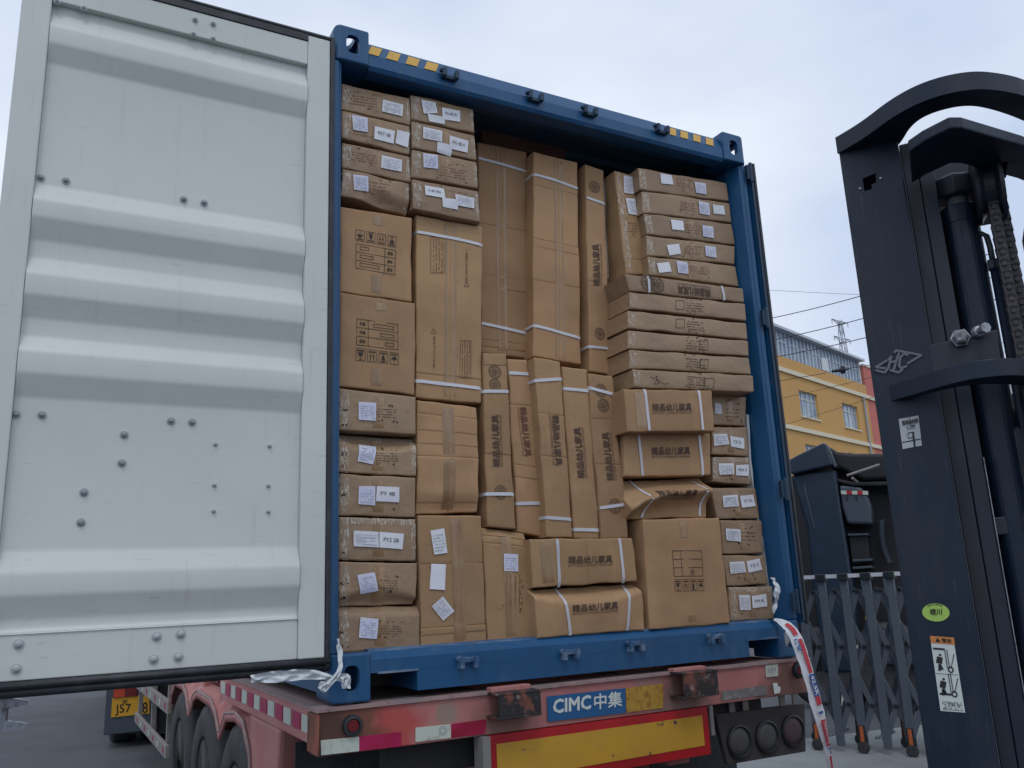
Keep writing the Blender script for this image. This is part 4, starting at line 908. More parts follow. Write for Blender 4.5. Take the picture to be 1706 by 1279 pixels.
def round_lamp(u, v, r):
    p = rp(u, v); lm = make('rear_lamp', MB().lathe((p.x, BY, p.z), (0,-1,0), [(r*1.05, 0), (r*1.05, .014), (r*.98, .020), (r*.70, .022), (r*.62, .014)], 28), RUBBER, TR, smooth=False)
    make('lens', MB().lathe((p.x, BY-.017, p.z), (0,-1,0), [(r*.61, 0), (r*.56, .003), (r*.36, .003), (r*.33, .001), (r*.18, .001), (r*.14, .004)], 24), LAMP, lm)
round_lamp(586,1208,.036); round_lamp(1329,1116,.036)
make('gusset', MB().prism([(-.052, -.055, zt_-.02), (-.052, .09, zt_-.02), (-.052, .09, zb_+.01), (-.052, -.055, zb_+.01)], (-.004, 0, 0)), RUST, TR)
# under-ride board
ub = make('underride_board', MB().box((.640, BY-.004, G-.375), (1.762, BY+.03, G-.1725)), SRED, TR)
q = [Vector((.672, BY-.0065, G-.345)), Vector((1.728, BY-.0065, G-.335)), Vector((1.728, BY-.0065, G-.207)), Vector((.672, BY-.0065, G-.207))]
make('yellow_field', MB().prism(q, (0, .002, 0)), SYEL, ub)
make('board_bracket', MB().box((.600, BY-.03, G-.60), (.634, BY+.05, G-.172)), GALV, TR)
make('board_bracket', MB().box((1.78, BY-.0, G-.30), (1.80, BY+.10, G-.172)), GALV, TR)
# lamp board on the right with three round lamps
q = [rp(1192,1190,.06), rp(1341,1172,.06), rp(1343,1252,.06), rp(1213,1274,.06)]
lb = make('lamp_board', MB().prism(q, (0, .03, 0)), mat('dusty_lamp_board', (.055, .05, .05), .8), TR, bevel=.004)
for u, v in ((1231,1235),(1277,1227),(1320,1217)):
    p = rp(u, v, .058); l2 = make('rear_lamp', MB().lathe((p.x, .06, p.z), (0,-1,0), [(.074, 0), (.076, .014), (.068, .018), (.064, .008)], 32), RUBBER, lb)
    make('lens', MB().lathe((p.x, .055, p.z), (0,-1,0), [(.063, 0), (.058, .006), (.03, .010)], 28), mat('dirty_lens', (.09, .055, .06) if u > 1300 else (.07, .07, .075), .6), l2, smooth=True)
for u in (1215, 1238, 1300, 1322): make('lamp_hanger', MB().box((rp(u,1175,.07).x, .07, G-.26), (rp(u+9,1175,.07).x, .078, G-.17)), GALV, TR)
# dark mudflaps and frame behind the beam
make('mudflap', MB().box((.02, .55, .22), (.58, .56, G-.2)), RUBBER, TR); make('mudflap', MB().box((1.85, .55, .22), (2.42, .56, G-.2)), RUBBER, TR)
for x in (.72, 1.60): make('frame_rail', MB().box((x, .081, G-.42), (x+.12, 12.0, G-.06)), PINK, TR)
for k in range(12): make('crossmember', MB().box((.02, .9+k*1.0, G-.16), (2.4, 1.0+k*1.0, G-.07)), PINK, TR)
make('tail_frame', MB().box((.25, .085, G-.30), (2.2, .16, G-.18)), CHASSIS, TR)
# outer side rail with reflective squares
for X0, X1 in ((-.03, .06), (2.38, 2.47)):
    sr = make('side_rail', MB().box((X0, .10, G-.150), (X1, 2.06, G-.022)), PINK, TR, bevel=.005)
    mb = MB().box((X0-.006 if X0 < 0 else X0, .08, G-.022), (X1+.18 if X0 < 0 else X1+.006, 2.07, G-.014)); make('rail_flange', mb, EDGE, sr)
    if X0 < 0:
        for i in range(13):
            y0 = .14+i*.145
            make('reflector', MB().box((X0-.0035, y0, G-.112), (X0-.0005, y0+.118, G-.050)), RWHITE if i % 2 == 0 else MAG, sr)
make('side_deck', MB().box((.08, .12, G-.030), (.70, 3.6, G-.018)), EDGE, TR)
make('marker_lamp', MB().box((-.025, 2.16, G-.075), (.03, 2.24, G-.028)), LAMP, TR, bevel=.004)
# fenders with dips between the wheels
op = [(.72, .30), (.80, .62), (1.20, .86), (1.40, .955), (1.60, .985), (1.88, .955), (2.035, .835), (2.07, .83), (2.22, .935), (2.36, .985), (2.88, .995), (3.04, .955), (3.19, .84), (3.23, .835), (3.38, .95), (3.55, .99), (3.95, .99), (4.12, .9), (4.18, .8)]
op = [(1.06, .30), (1.14, .45), (1.19, .62), (1.225, .83), (1.40, .955), (1.60, .975), (1.88, .945), (2.025, .835), (2.07, .83), (2.20, .925), (2.36, .975), (2.88, .985), (3.04, .945), (3.19, .835), (3.23, .83), (3.38, .94), (3.55, .98), (3.95, .98), (4.12, .88), (4.18, .78)]
for side in (0, 1):
    X = -.030 if side == 0 else 2.468; s = 1 if side == 0 else -1; mb = MB()
    lip, th = .045, .02
    for i in range(len(op)-1):
        (ya, za), (yb, zb2) = op[i], op[i+1]
        mb.add([(X, ya, za), (X, yb, zb2), (X, yb, zb2+lip), (X, ya, za+lip), (X+s*.55, ya, za+lip), (X+s*.55, yb, zb2+lip), (X+s*.012, ya, za), (X+s*.012, yb, zb2)],
               [(0,1,2,3), (3,2,5,4), (0,6,7,1)])
    make('fender', mb, PINK, TR, smooth=True)
    mb = MB()                                                   # valance above the openings
    for i in range(1, len(op)-1):
        (ya, za), (yb, zb2) = op[i], op[i+1]
        if i < 7 and False: continue
        top = G-.152 if yb < 2.06 else 1.06
        mb.add([(X+s*.010, ya, za+lip), (X+s*.010, yb, zb2+lip), (X+s*.10, yb, top), (X+s*.10, ya, top)], [(0,1,2,3)])
    make('valance', mb, PINK, TR)
    mb = MB(); mb.prism([(X+s*.011, .66, G-.152), (X+s*.011, 1.30, G-.152), (X+s*.011, 1.245, .90), (X+s*.011, 1.20, .64), (X+s*.011, 1.10, .40), (X+s*.011, 1.02, .30), (X+s*.011, .84, .30), (X+s*.011, .74, .62)], (s*.5, 0, 0))
    make('end_fender', mb, PINK, TR, bevel=.02)
    mb = MB().tube([(X+s*.004, y, z+lip) for y, z in op], .009, 6); make('fender_edge', mb, EDGE, TR, smooth=True)
# wheels
def tyre_prof(r, w): return [(r*.56, 0), (r*.62, -w*.04), (r*.86, -w*.06), (r*.96, w*.02), (r, w*.12), (r, w*.88), (r*.96, w*.98), (r*.86, w*1.06), (r*.62, w*1.04), (r*.56, w)]
proto = None
for iy, y in enumerate((1.63, 2.64, 3.70)):
    for x, s in ((-.005, 1), (.30, 1), (1.84, 1), (2.15, 1)):
        r = .485
        if proto is None:
            wl = make('wheel', MB().lathe((x, y, r), (1,0,0), tyre_prof(r, .27), 48), TYRE, TR, smooth=True)
            mb = MB().lathe((x+.02, y, r), (1,0,0), [(r*.57, 0), (r*.55, .01), (r*.50, .03), (r*.46, .10), (r*.30, .12), (r*.26, .06), (r*.2, .05), (r*.2, .2), (r*.56, .2)], 32)
            rm = make('rim', mb, RIM, wl, smooth=True); proto = (wl, rm, Vector((x, y, 0)))
        else:
            w2 = proto[0].copy(); COL.objects.link(w2); w2.parent = TR; w2.location = Vector((x, y, 0))-proto[2]
            r2 = proto[1].copy(); COL.objects.link(r2); r2.parent = w2
    make('axle', MB().tube([(.1, y, .485), (2.3, y, .485)], .06, 10), CHASSIS, TR)
# side guards
for X in (-.03, 2.46):
    for z0_, z1_ in ((.74, .84), (.415, .51)):
        gr = make('side_guard_rail', MB().box((X, 4.27, z0_), (X+.03, 6.80, z1_)), GALV, TR, bevel=.004)
        for k in range(7):
            if X < 0: make('reflector', MB().box((X-.003, 4.4+k*.35, z0_+.025), (X-.0005, 4.47+k*.35, z1_-.025)), RWHITE if k % 2 else MAG, gr)
    for y in (4.5, 5.6, 6.78): make('side_guard_post', MB().box((X+.031, y, .40), (X+.07, y+.05, 1.08)), GALV, TR)
make('air_tank', MB().lathe((.30, 4.7, .86), (0,1,0), [(.05, 0), (.13, .03), (.14, .07), (.14, .62), (.13, .66), (.05, .69)], 20), GALV, TR, smooth=True)
make('landing_leg', MB().box((.30, 9.4, .25), (.42, 9.52, 1.05)), CHASSIS, TR)
mb = MB()
for k in range(5): mb.tube([(.12+.03*k, 5.2, 1.0), (.16+.02*k, 5.6, .86-.03*k), (.10+.03*k, 6.1, .98)], .012, 6)
make('air_hose', mb, RUBBER, TR)

# ================================================================== TRACTOR UNIT seen under the door
TU = thing('tractor_unit', (.15, 8.9, 0), 'rear of the dark tractor unit with a yellow plate beside the side guards', 'truck')
TP = Plane((-.2, 8.0, 0), (.10, .995))
def tq(*px): return [TP.at(u, v) for u, v in px]
away = Vector((TP.n.x, TP.n.y, 0))
tb = make('rear_panel', MB().prism(tq((178,1138),(262,1130),(262,1216),(172,1225)), away*.05), TRUCKG, TU, bevel=.01)
make('mudguard', MB().prism([p+away*.051 for p in tq((180,1120),(330,1110),(330,1222),(176,1224))], away*2.4), CHASSIS, TU)
make('tail_lamp', MB().prism([p-away*.03 for p in tq((190,1146),(208,1144),(208,1160),(189,1162))], away*.029), ORANGE, TU)
make('tail_lamp', MB().prism([p-away*.03 for p in tq((208.3,1144),(228,1142),(228,1159),(208.3,1160))], away*.029), LAMP, TU)
pl = make('number_plate', MB().prism([p-away*.012 for p in tq((187,1163),(249,1157),(249,1188),(185,1195))], away*.011), PLATE, TU)
def tqq(px): 
    q = [p-away*.0145 for p in tq(*px)]; return [q[3], q[2], q[1], q[0]]
mb = MB(); put_text(mb, 'J57', tqq([(192,1174),(218,1172),(218,1190),(192,1192)]), bold=.01); make('lettering', mb, BLACK, pl); mb = MB(); put_text(mb, '8', tqq([(237,1170),(246,1169),(246,1187),(237,1188)]), bold=.01)
make('lettering', mb, BLACK, pl); mb = MB(); put_text(mb, '浙', tqq([(203,1165.5),(213,1165),(213,1171.5),(203,1172)]), bold=.01); make('lettering', mb, BLACK, pl)
for x in (-.02, .32, 1.75, 2.09):
    wl = make('wheel', MB().lathe((x-.1, 8.62, .5), (1,0,0), tyre_prof(.5, .27), 40), TYRE, TU, smooth=True)
    make('rim', MB().lathe((x-.08, 8.62, .5), (1,0,0), [(.28, 0), (.25, .1), (.12, .06), (.1, .2), (.28, .2)], 24), RIM, wl, smooth=True)
for x in (.75, 1.55): make('frame_rail', MB().box((x, 8.1, .75), (x+.1, 13.6, 1.0)), CHASSIS, TU)
cb = make('cab', MB().prism([(.0, 12.2, .6), (.0, 12.2, 3.3), (.0, 12.9, 3.7), (.0, 14.2, 3.3), (.0, 14.6, 1.8), (.0, 14.6, .6)], (2.4, 0, 0)), TRUCK, TU, bevel=.05)
make('windscreen', MB().box((.2, 14.55, 1.9), (2.2, 14.62, 2.7)), GLASSD, cb)

# ================================================================== RAG tied at the bottom left corner
def ribbon(mb, P, W_, nrm=Vector((0,-1,0)), crumple=.006, n=7, seed=0, sub=5, th=.002):
    path = []; ws = []
    for i in range(len(P)-1):
        for k in range(sub):
            t_ = k/sub; path.append(P[i].lerp(P[i+1], t_)); ws.append(W_[i]+(W_[i+1]-W_[i])*t_)
    path.append(P[-1]); ws.append(W_[-1])
    for _ in range(2): path = [path[0]]+[(path[i-1]+path[i]*2+path[i+1])/4 for i in range(1, len(path)-1)]+[path[-1]]
    vs = []; m = len(path)
    for i, p in enumerate(path):
        t_ = (path[min(i+1, m-1)]-path[max(i-1, 0)]).normalized(); sd_ = t_.cross(nrm).normalized()
        for k in range(n+1):
            a = k/n*2-1; d = crumple*noise.noise(Vector((i*.35, a*1.6+seed, seed)))*2
            vs.append(p+sd_*(a*ws[i]*(1+.15*noise.noise(Vector((i*.5, seed, a)))))+nrm*d)
    N = len(vs); vs2 = vs+[v-nrm*th for v in vs]
    fs = [(i*(n+1)+k, i*(n+1)+k+1, (i+1)*(n+1)+k+1, (i+1)*(n+1)+k) for i in range(m-1) for k in range(n)]
    fs += [tuple(N+x for x in reversed(f)) for f in fs]
    mb.add(vs2, fs); return path, ws
R_ = lambda u, v, y=-.075: REAR.at(u, v, y)
mb = MB()
ribbon(mb, [R_(418,1131,-.03), R_(440,1128,-.05), R_(470,1127,-.06), R_(500,1123), R_(530,1124), R_(556,1131)], [.012, .018, .020, .018, .015, .010], seed=2, crumple=.012)
ribbon(mb, [R_(556,1131,-.08), R_(567,1128,-.08), R_(578,1130,-.08), R_(577,1147,-.08)], [.008, .014, .019, .014], seed=5, crumple=.012)
ribbon(mb, [R_(563,1064,-.01), R_(566,1082,-.02), R_(568,1105,-.05), R_(562,1125,-.085), R_(550,1138,-.09), R_(538,1150,-.09)], [.006, .009, .008, .009, .010, .010], seed=8, crumple=.010)
ribbon(mb, [R_(540,1135,-.082), R_(538,1143,-.082), R_(541,1152,-.082)], [.014, .018, .008], seed=11, crumple=.01)
o = make('plastic_rag', mb, CLOTH, smooth=True); o['label'] = 'white plastic rag knotted round the bottom left corner of the container'; o['category'] = 'rag'
# sack strip hanging at the right
SS = thing('sack_strip', tuple(R_(1385,1290,-.16)), 'white and red woven sack strip hanging from the right end of the sill', 'plastic strip')
mb = MB(); P = [R_(1290,1031,-.01), R_(1303,1036,-.05), R_(1318,1047,-.09), R_(1331,1072,-.12), R_(1343,1110,-.14), R_(1355,1152,-.15), R_(1367,1198,-.16), R_(1377,1240,-.16), R_(1384,1280,-.16), R_(1387,1300,-.16)]
Wd = [.006, .022, .036, .040, .038, .037, .034, .022, .011, .008]
path, ws = ribbon(mb, P, Wd, crumple=.004, seed=3)
make('strip', mb, SACK, SS, smooth=True)
def strip_pt(t_, a, off=.010):
    f = t_*(len(path)-1); i = min(int(f), len(path)-2); p = path[i].lerp(path[i+1], f-i); w = ws[i]+(ws[i+1]-ws[i])*(f-i)
    tg = (path[min(i+2, len(path)-1)]-path[max(i-1, 0)]).normalized(); sd_ = tg.cross(Vector((0,-1,0))).normalized(); return p+sd_*(a*w)+Vector((0, -off, 0))
SGN = 1 if strip_pt(.5, 1).x > strip_pt(.5, -1).x else -1
def strip_patch(t0, t1, a0, a1, m, off=.009):
    mb = MB(); n = 8; vs = []
    for i in range(n+1):
        for a in (a0, (a0+a1)/2, a1): vs.append(strip_pt(t0+(t1-t0)*i/n, a*SGN, off))
    mb.add(vs, [(i*3+k, i*3+k+1, i*3+4+k, i*3+3+k) for i in range(n) for k in range(2)]); make('printing', mb, m, SS)
strip_patch(.14, .27, -.35, .45, SRD); strip_patch(.30, .475, .0, .62, SRD); strip_patch(.48, .575, -.15, .70, SBL); strip_patch(.575, .61, -.15, .70, SRD)
strip_patch(.635, .645, -.25, .55, SBL); strip_patch(.67, .785, -.25, .62, SRD); strip_patch(.83, .93, -.2, .6, SRD)
def strip_text(body, t0, t1, a0, a1, m, bold=.02):
    mb = MB(); vs, fs = text_tris(body, bold)
    mb.add([strip_pt(t0+(t1-t0)*u, (a1+(a0-a1)*v)*SGN if False else (a0+(a1-a0)*v)*SGN, .0125) for u, v in vs], fs); make('lettering', mb, m, SS)
strip_text('42.5R', .485, .570, -.05, .55, SACK); strip_text('DANGOTE', .68, .775, .0, .45, SACK, 0.0); strip_text('3X', .79, .825, -.2, .6, SBL, .03); strip_text('CV', .29, .37, -.85, -.1, SBL, .03)
mb = MB(); ribbon(mb, [R_(1286,962,.02), R_(1292,972,.0), R_(1296,985,-.01), R_(1293,1000,.0), R_(1289,1022,.01)], [.006, .014, .018, .012, .006], seed=21, crumple=.01)
o = make('sack_tail', mb, SACK, SS, smooth=True)

# ================================================================== FORKLIFT MAST at the right
az = ray(1530,700); FLP = Plane(CAM+ray(1530,700)*2.15, (az.x, az.y))
FN = FLP.n.copy(); FU = Vector((FN.y, -FN.x, 0)); FO = Vector((FLP.O.x, FLP.O.y, 0))
def f_(a, z, d=0.0): return FO+FU*a+FN*d+Vector((0,0,z))
FK = thing('forklift', tuple(f_(.3, 0, .6)), 'dark forklift whose tall mast stands close at the right edge', 'forklift')
def fbox(a0, a1, z0_, z1_, d0, d1):
    mb = MB(); mb.prism([f_(a0, z0_, d0), f_(a1, z0_, d0), f_(a1, z1_, d0), f_(a0, z1_, d0)], FN*(d1-d0)); return mb
make('outer_channel', fbox(-.094, .056, .08, 2.745, 0, .030), MAST, FK, bevel=.004)
make('outer_channel', fbox(-.094, -.062, .08, 2.73, .031, .16), MAST, FK)
make('outer_channel', fbox(.0575, .093, .08, 2.734, .0305, .15), MASTD, FK, bevel=.003)
make('inner_channel', fbox(.0945, .130, .20, 2.66, .035, .17), MASTD, FK, bevel=.003)
make('inner_channel', fbox(.0945, .112, .20, 2.765, .171, .20), MASTD, FK)
make('channel_web', fbox(.0585, .128, .20, 2.66, .201, .22), MASTD, FK)
make('housing_plate', fbox(.0945, .262, 2.53, FLP.at(1587, 236, .205).z, .2205, .235), MASTD, FK)
W2 = .60                                                           # mirrored right hand channels outside the frame
make('inner_channel', fbox(.535, .565, .20, 2.62, .035, .17), MASTD, FK, bevel=.003)
make('outer_channel', fbox(.57, .605, .08, 2.74, .02, .15), MASTD, FK); make('outer_channel', fbox(.61, .76, .08, 2.745, 0, .03), MAST, FK, bevel=.004)
# top beam bent towards the viewer
def arc(a0, a1, z, bulge, n=18, d0=0., flat=.5):
    P = []
    for i in range(n+1):
        t_ = i/n; P.append(f_(a0+(a1-a0)*t_, z, d0-bulge*math.sin(math.pi*t_)**flat if 0 < t_ < 1 else d0))
    return P
def bent_bar(name, a0, a1, z, h, w, bulge, m, d0=-.005, flat=1.0, shape=None):
    mb = MB(); n = 26; vs = []
    for i in range(n+1):
        t_ = i/n; t2 = shape(t_) if shape else math.sin(math.pi*t_)
        d = d0-bulge*t2; a = a0+(a1-a0)*t_
        vs += [f_(a, z, d), f_(a, z+h, d), f_(a, z+h, d+w), f_(a, z, d+w)]
    fs = [(i*4+k, i*4+(k+1) % 4, i*4+4+(k+1) % 4, i*4+4+k) for i in range(n) for k in range(4)]
    fs += [(3,2,1,0), (n*4, n*4+1, n*4+2, n*4+3)]; mb.add(vs, fs)
    return make(name, mb, m, FK, bevel=.004)
shp = lambda t_: sstep(-.1, .42, t_)*sstep(1.1, .58, t_)
def bar_from(name, front, back, z, h, m):
    """bent flat bar: sight lines of its lower front and lower back edges met with the level z"""
    def dense(px):
        P = [ground(u, v, z) for u, v in px]
        for _ in range(3):
            Q = [P[0]]
            for a_, b_ in zip(P, P[1:]): Q += [a_*.75+b_*.25, a_*.25+b_*.75]
            P = Q+[P[-1]]
        return P
    F_, B_ = dense(front), dense(back); n = len(F_); vs = []; hh = Vector((0,0,h))
    for a_, b_ in zip(F_, B_): vs += [a_, a_+hh, b_+hh, b_]
    fs = [(i*4+k, i*4+(k+1) % 4, i*4+4+(k+1) % 4, i*4+4+k) for i in range(n-1) for k in range(4)]+[(3,2,1,0), (n*4-4, n*4-3, n*4-2, n*4-1)]
    return make(name, MB().add(vs, fs), m, FK, bevel=.004)
bar_from('top_crossbar', [(1395,256),(1440,230),(1490,192),(1548,163),(1620,147),(1674,151),(1720,163),(1800,205),(1900,290)],
         [(1440,266),(1478,258),(1500,240),(1518,208),(1550,188),(1608,174),(1655,182),(1712,203),(1790,245),(1860,320)], 2.735, .050, MAST)
bar_from('lower_crossbar', [(1485,668),(1540,652),(1600,635),(1650,627),(1706,624),(1800,640),(1900,685)], [(1500,669),(1545,656),(1600,643),(1650,639),(1706,642),(1800,660),(1885,705)], 2.022, .042, MAST)
def bar_pl(name, front, z, h, w, m):
    F_ = [ground(u, v, z) for u, v in front]; vs = []; hh = Vector((0,0,h)); n = len(F_)
    for a_ in F_: vs += [a_, a_+hh, a_+hh+FN*w, a_+FN*w]
    return make(name, MB().add(vs, [(i*4+k, i*4+(k+1) % 4, i*4+4+(k+1) % 4, i*4+4+k) for i in range(n-1) for k in range(4)]+[(3,2,1,0), (n*4-4, n*4-3, n*4-2, n*4-1)]), m, FK, bevel=.004)
bar_pl('gabled_crossmember', [(1515,252),(1540,235),(1584,213),(1604,213),(1706,243),(1800,285),(1870,330)], 2.60, .030, .20, MAST)
# chain wheel
mb = MB().lathe(f_(.215, 2.56, .05), FU, [(.02, 0), (.085, .0), (.09, .008), (.07, .02), (.07, .045), (.09, .055), (.085, .065), (.02, .065)], 28); make('chain_wheel', mb, MASTD, FK, smooth=False)
# lift cylinder
ax = f_(.182, 0, .12)
cx0 = .176
mb = MB().lathe(f_(cx0, 1.0, .09), (0,0,1), [(.044, 0), (.044, 1.49), (.046, 1.491), (.046, 1.535), (.040, 1.54)], 28); make('lift_cylinder', mb, MAST, FK, smooth=False)
for p in FK.children[-1].data.polygons: p.use_smooth = True
FK.children[-1].data.set_sharp_from_angle(angle=math.radians(40))
make('piston_rod', MB().lathe(f_(cx0, 2.541, .09), (0,0,1), [(.027, 0), (.027, .06)], 20), CHROME, FK, smooth=True)
FK.children[-1].data.set_sharp_from_angle(angle=math.radians(40))
make('rod_nut', MB().lathe(f_(cx0, 2.566, .09), (0,0,1), [(.050, 0), (.054, .004), (.054, .052), (.048, .06)], 6), MASTD, FK, bevel=.003)
# hydraulic pipe beside it
make('hydraulic_pipe', MB().tube([f_(.205, 2.44, .075), f_(.218, 2.45, .07), f_(.228, 2.44, .07), f_(.231, 2.41, .07), f_(.232, 2.30, .07)], .0075, 8), MASTD, FK, smooth=True)
make('hydraulic_pipe', MB().tube([f_(.232, 2.36, .07), f_(.232, 1.1, .07)], .011, 10), MAST, FK, smooth=True)
make('pipe_union', MB().lathe(f_(.232, 2.345, .07), (0,0,1), [(.014, 0), (.016, .004), (.016, .024), (.013, .028)], 6), MASTD, FK)
# leaf chain: plates and pins
def chain_run(a, z0_, z1_, d):
    mb = MB(); z = z0_; k = 0; pitch = .031
    while z < z1_:
        for j, off in enumerate((-.016, -.0055, .005, .0155)):
            zz = z+(pitch/2 if j % 2 else 0)
            # figure-eight link plate
            pts = []
            for i in range(10):
                an = 6.283*i/10; r = .0135; pts.append(f_(a+r*math.cos(an)*.95, zz+(.0145 if math.sin(an) > 0 else -.0145)+r*.55*math.sin(an), d+off))
            mb.prism(pts, FN*.008)
        mb.tube([f_(a, z+pitch*.25, d-.021), f_(a, z+pitch*.25, d+.028)], .0062, 8)
        z += pitch; k += 1
    return mb
chm = chain_run(.250, 1.15, 2.60, .02); o = make('chain', chm, CHAIN, FK)
o = make('chain', chain_run(.276, 1.15, 2.58, .07), CHAIN, FK)
make('fixed_bracket', fbox(.225, .30, 2.60, 2.645, -.01, .10), MASTD, FK, bevel=.003)
# second cylinder behind, at the right
make('lift_cylinder', MB().lathe(f_(.365, 1.0, .16), (0,0,1), [(.05, 0), (.05, 1.44), (.04, 1.475), (.02, 1.48)], 24), MAST, FK, smooth=True)
# carriage plates filling the lower part
make('carriage_plate', fbox(.135, .52, .25, 1.985, .13, .17), MASTD, FK); make('carriage_plate', fbox(.20, .40, .25, 1.93, .06, .10), MASTD, FK, bevel=.006)
make('carriage_bar', fbox(.11, .55, 1.67, 1.715, .05, .12), MASTD, FK, bevel=.004)
make('polished_edge', fbox(.1305, .1325, .9, 1.86, .030, .036), STEEL, FK)
make('worn_edge', fbox(.0562, .0570, .3, 2.70, .002, .008), LOGO, FK)
# bolts of the tie bracket
p = FLP.at(1600, 563, -.01)
make('tie_bracket', MB().prism([FLP.at(1545,575,.0), FLP.at(1662,548,.0), FLP.at(1668,600,.0), FLP.at(1550,625,.0)], FN*.02), MASTD, FK, bevel=.004)
make('hex_bolt', MB().lathe(p, -FN, [(.024, 0), (.024, .004), (.019, .006), (.018, .022), (.012, .026)], 6), STEEL, FK)
p = FLP.at(1628, 553, -.01); make('hex_bolt', MB().lathe(p, -FN+FU*.5, [(.016, 0), (.014, .01), (.009, .012), (.009, .03), (.013, .032), (.013, .04)], 8), STEEL, FK)
# slot near the top of the channel
q = [FLP.at(u, v, -.002) for u, v in ((1437,297),(1459,288),(1459,303),(1452,306),(1452,314),(1440,317))]
make('slot', MB().prism(q, FN*.0015), mat('slot_black', (.002, .002, .003), .9, spec=0), FK)
for u, v in ((1467,297),(1433,314)): make('rivet', MB().lathe(FLP.at(u, v, -.001), -FN, [(.004, 0), (.003, .003)], 8), STEEL, FK)
# badge
bd = MB()
def stroke(pts, w):
    for a, b_ in zip(pts, pts[1:]):
        p, q_ = FLP.at(*a), FLP.at(*b_); d = (q_-p).normalized()*w; s_ = d.cross(FN).normalized()*w
        bd.prism([p-s_-d*.3, q_-s_+d*.3, q_+s_+d*.3, p+s_-d*.3], -FN*random.uniform(.0045, .0055))
for st in ([(1478,601),(1459,612),(1476,614)], [(1459,617),(1474,621),(1480,614),(1485,594)], [(1484,604),(1494,602)], [(1489,616),(1498,588)], [(1485,594),(1480,600)],
           [(1513,592),(1506,590),(1500,596),(1498,610),(1502,614),(1511,610)], [(1493,584),(1535,592),(1512,606)], [(1483,617),(1497,621),(1504,615)], [(1490,588),(1494,583)]):
    stroke(st, .0028)
make('badge', bd, LOGO, FK)
# stickers on the mast
def fl_quad(px, off=-.002): q = [FLP.at(u, v, off) for u, v in px]; return [q[3], q[2], q[1], q[0]]
def on_mast(name, px, m, off=-.0015, parent=FK): return make(name, MB().prism([FLP.at(u, v, off) for u, v in px], -FN*.0006), m, parent)
ST = mat('worn_white_sticker', (.44, .47, .48), .6); layer(ST, (.10, .11, .13), 55, .60, .68)
st = on_mast('load_chart', [(1497,698),(1530,692),(1536,742),(1504,748)], ST)
q = fl_quad([(1497,698),(1530,692),(1536,742),(1504,748)], -.0026); mb = MB(); fI = lambda p: p
put_text(mb, '载荷曲线图', [quad_uv(q, .15, .76), quad_uv(q, .95, .76), quad_uv(q, .95, .92), quad_uv(q, .15, .92)]); put_text(mb, '1.7M', [quad_uv(q, .38, .60), quad_uv(q, .75, .60), quad_uv(q, .75, .74), quad_uv(q, .38, .74)])
frame_uv(mb, q, .35, .30, .62, .50, fI, .03); rect_uv(mb, q, .58, .0, .68, .5, fI); rect_uv(mb, q, .02, .20, .98, .235, fI)
make('chart_print', mb, BLACK, st)
c0 = FLP.at(1559, 1020, -.0015); mb = MB(); R1 = (FLP.at(1582,1020,-.0015)-c0).length; R2 = (FLP.at(1559,1005,-.0015)-c0).length
pts = [c0+FU*(R1*math.cos(6.283*k/28))+Vector((0,0,R2*math.sin(6.283*k/28)*(.55 if 17 < k < 21+3 and 0 else 1))) for k in range(28)]
gs = make('oval_sticker', MB().prism(pts, -FN*.0006), GRN, FK)
mb = MB(); q = fl_quad([(1550,1014),(1569,1014),(1569,1024),(1550,1025)], -.0026); put_text(mb, '喷川', q, bold=.02)
for k in range(9):
    a = math.radians(50+k*10); p = c0+FU*(R1*.78*math.cos(a))+Vector((0,0,R2*.78*math.sin(a)))-FN*.0011; mb.add([p-FU*.001, p+FU*.001, p+FU*.001+Vector((0,0,.004)), p-FU*.001+Vector((0,0,.004))], [(0,1,2,3)])
make('sticker_print', mb, BLACK, gs)
ws_ = on_mast('warning_label', [(1551,1071),(1590,1074),(1608,1187),(1567,1184)], mat('label_white', (.55, .60, .58), .5))
make('label_header', MB().prism([FLP.at(u, v, -.0023) for u, v in ((1549,1059),(1589,1062),(1591,1074),(1551,1071))], -FN*.0005), ORG, ws_)
q = fl_quad([(1551,1071),(1590,1074),(1608,1187),(1567,1184)], -.0030); mb = MB()
def seg(a, b_, w=.02):
    p, q_ = quad_uv(q, *a), quad_uv(q, *b_); d = (q_-p).normalized(); s_ = d.cross(FN).normalized()*w*.045; mb.add([p-s_, q_-s_, q_+s_, p+s_], [(0,1,2,3)])
for oy in (.56, .20):
    seg((.55, oy+.08), (.55, oy+.36), .02); seg((.64, oy+.08), (.64, oy+.36), .02); seg((.70, oy+.08), (.92, oy+.30), .02)
    seg((.06, oy+(.36 if oy > .5 else .05)), (.55, oy+(.36 if oy > .5 else .05)), .05)
    for k in range(12):
        a, b_ = 6.283*k/12, 6.283*(k+1)/12; seg((.68+.10*math.cos(a), oy+.06+.04*math.sin(a)), (.68+.10*math.cos(b_), oy+.06+.04*math.sin(b_)), .035)
    mb.add([quad_uv(q, .32+.055*math.cos(6.283*k/10), oy+.27+.02*math.sin(6.283*k/10)) for k in range(10)], [tuple(range(10))])
    seg((.30, oy+.24), (.22, oy+.14), .14); seg((.24, oy+.13), (.20, oy+.03), .06); seg((.24, oy+.13), (.34, oy+.05), .06)
rect_uv(mb, q, .03, .545, .97, .552, fI)
for r_ in range(9):
    u = .12
    while u < .88:
        w = random.uniform(.02, .08); 
        if random.random() < .65: rect_uv(mb, q, u, .02+r_*.014, u+w, .029+r_*.014, fI)
        u += w+.02
make('label_drawing', mb, BLACK, ws_)
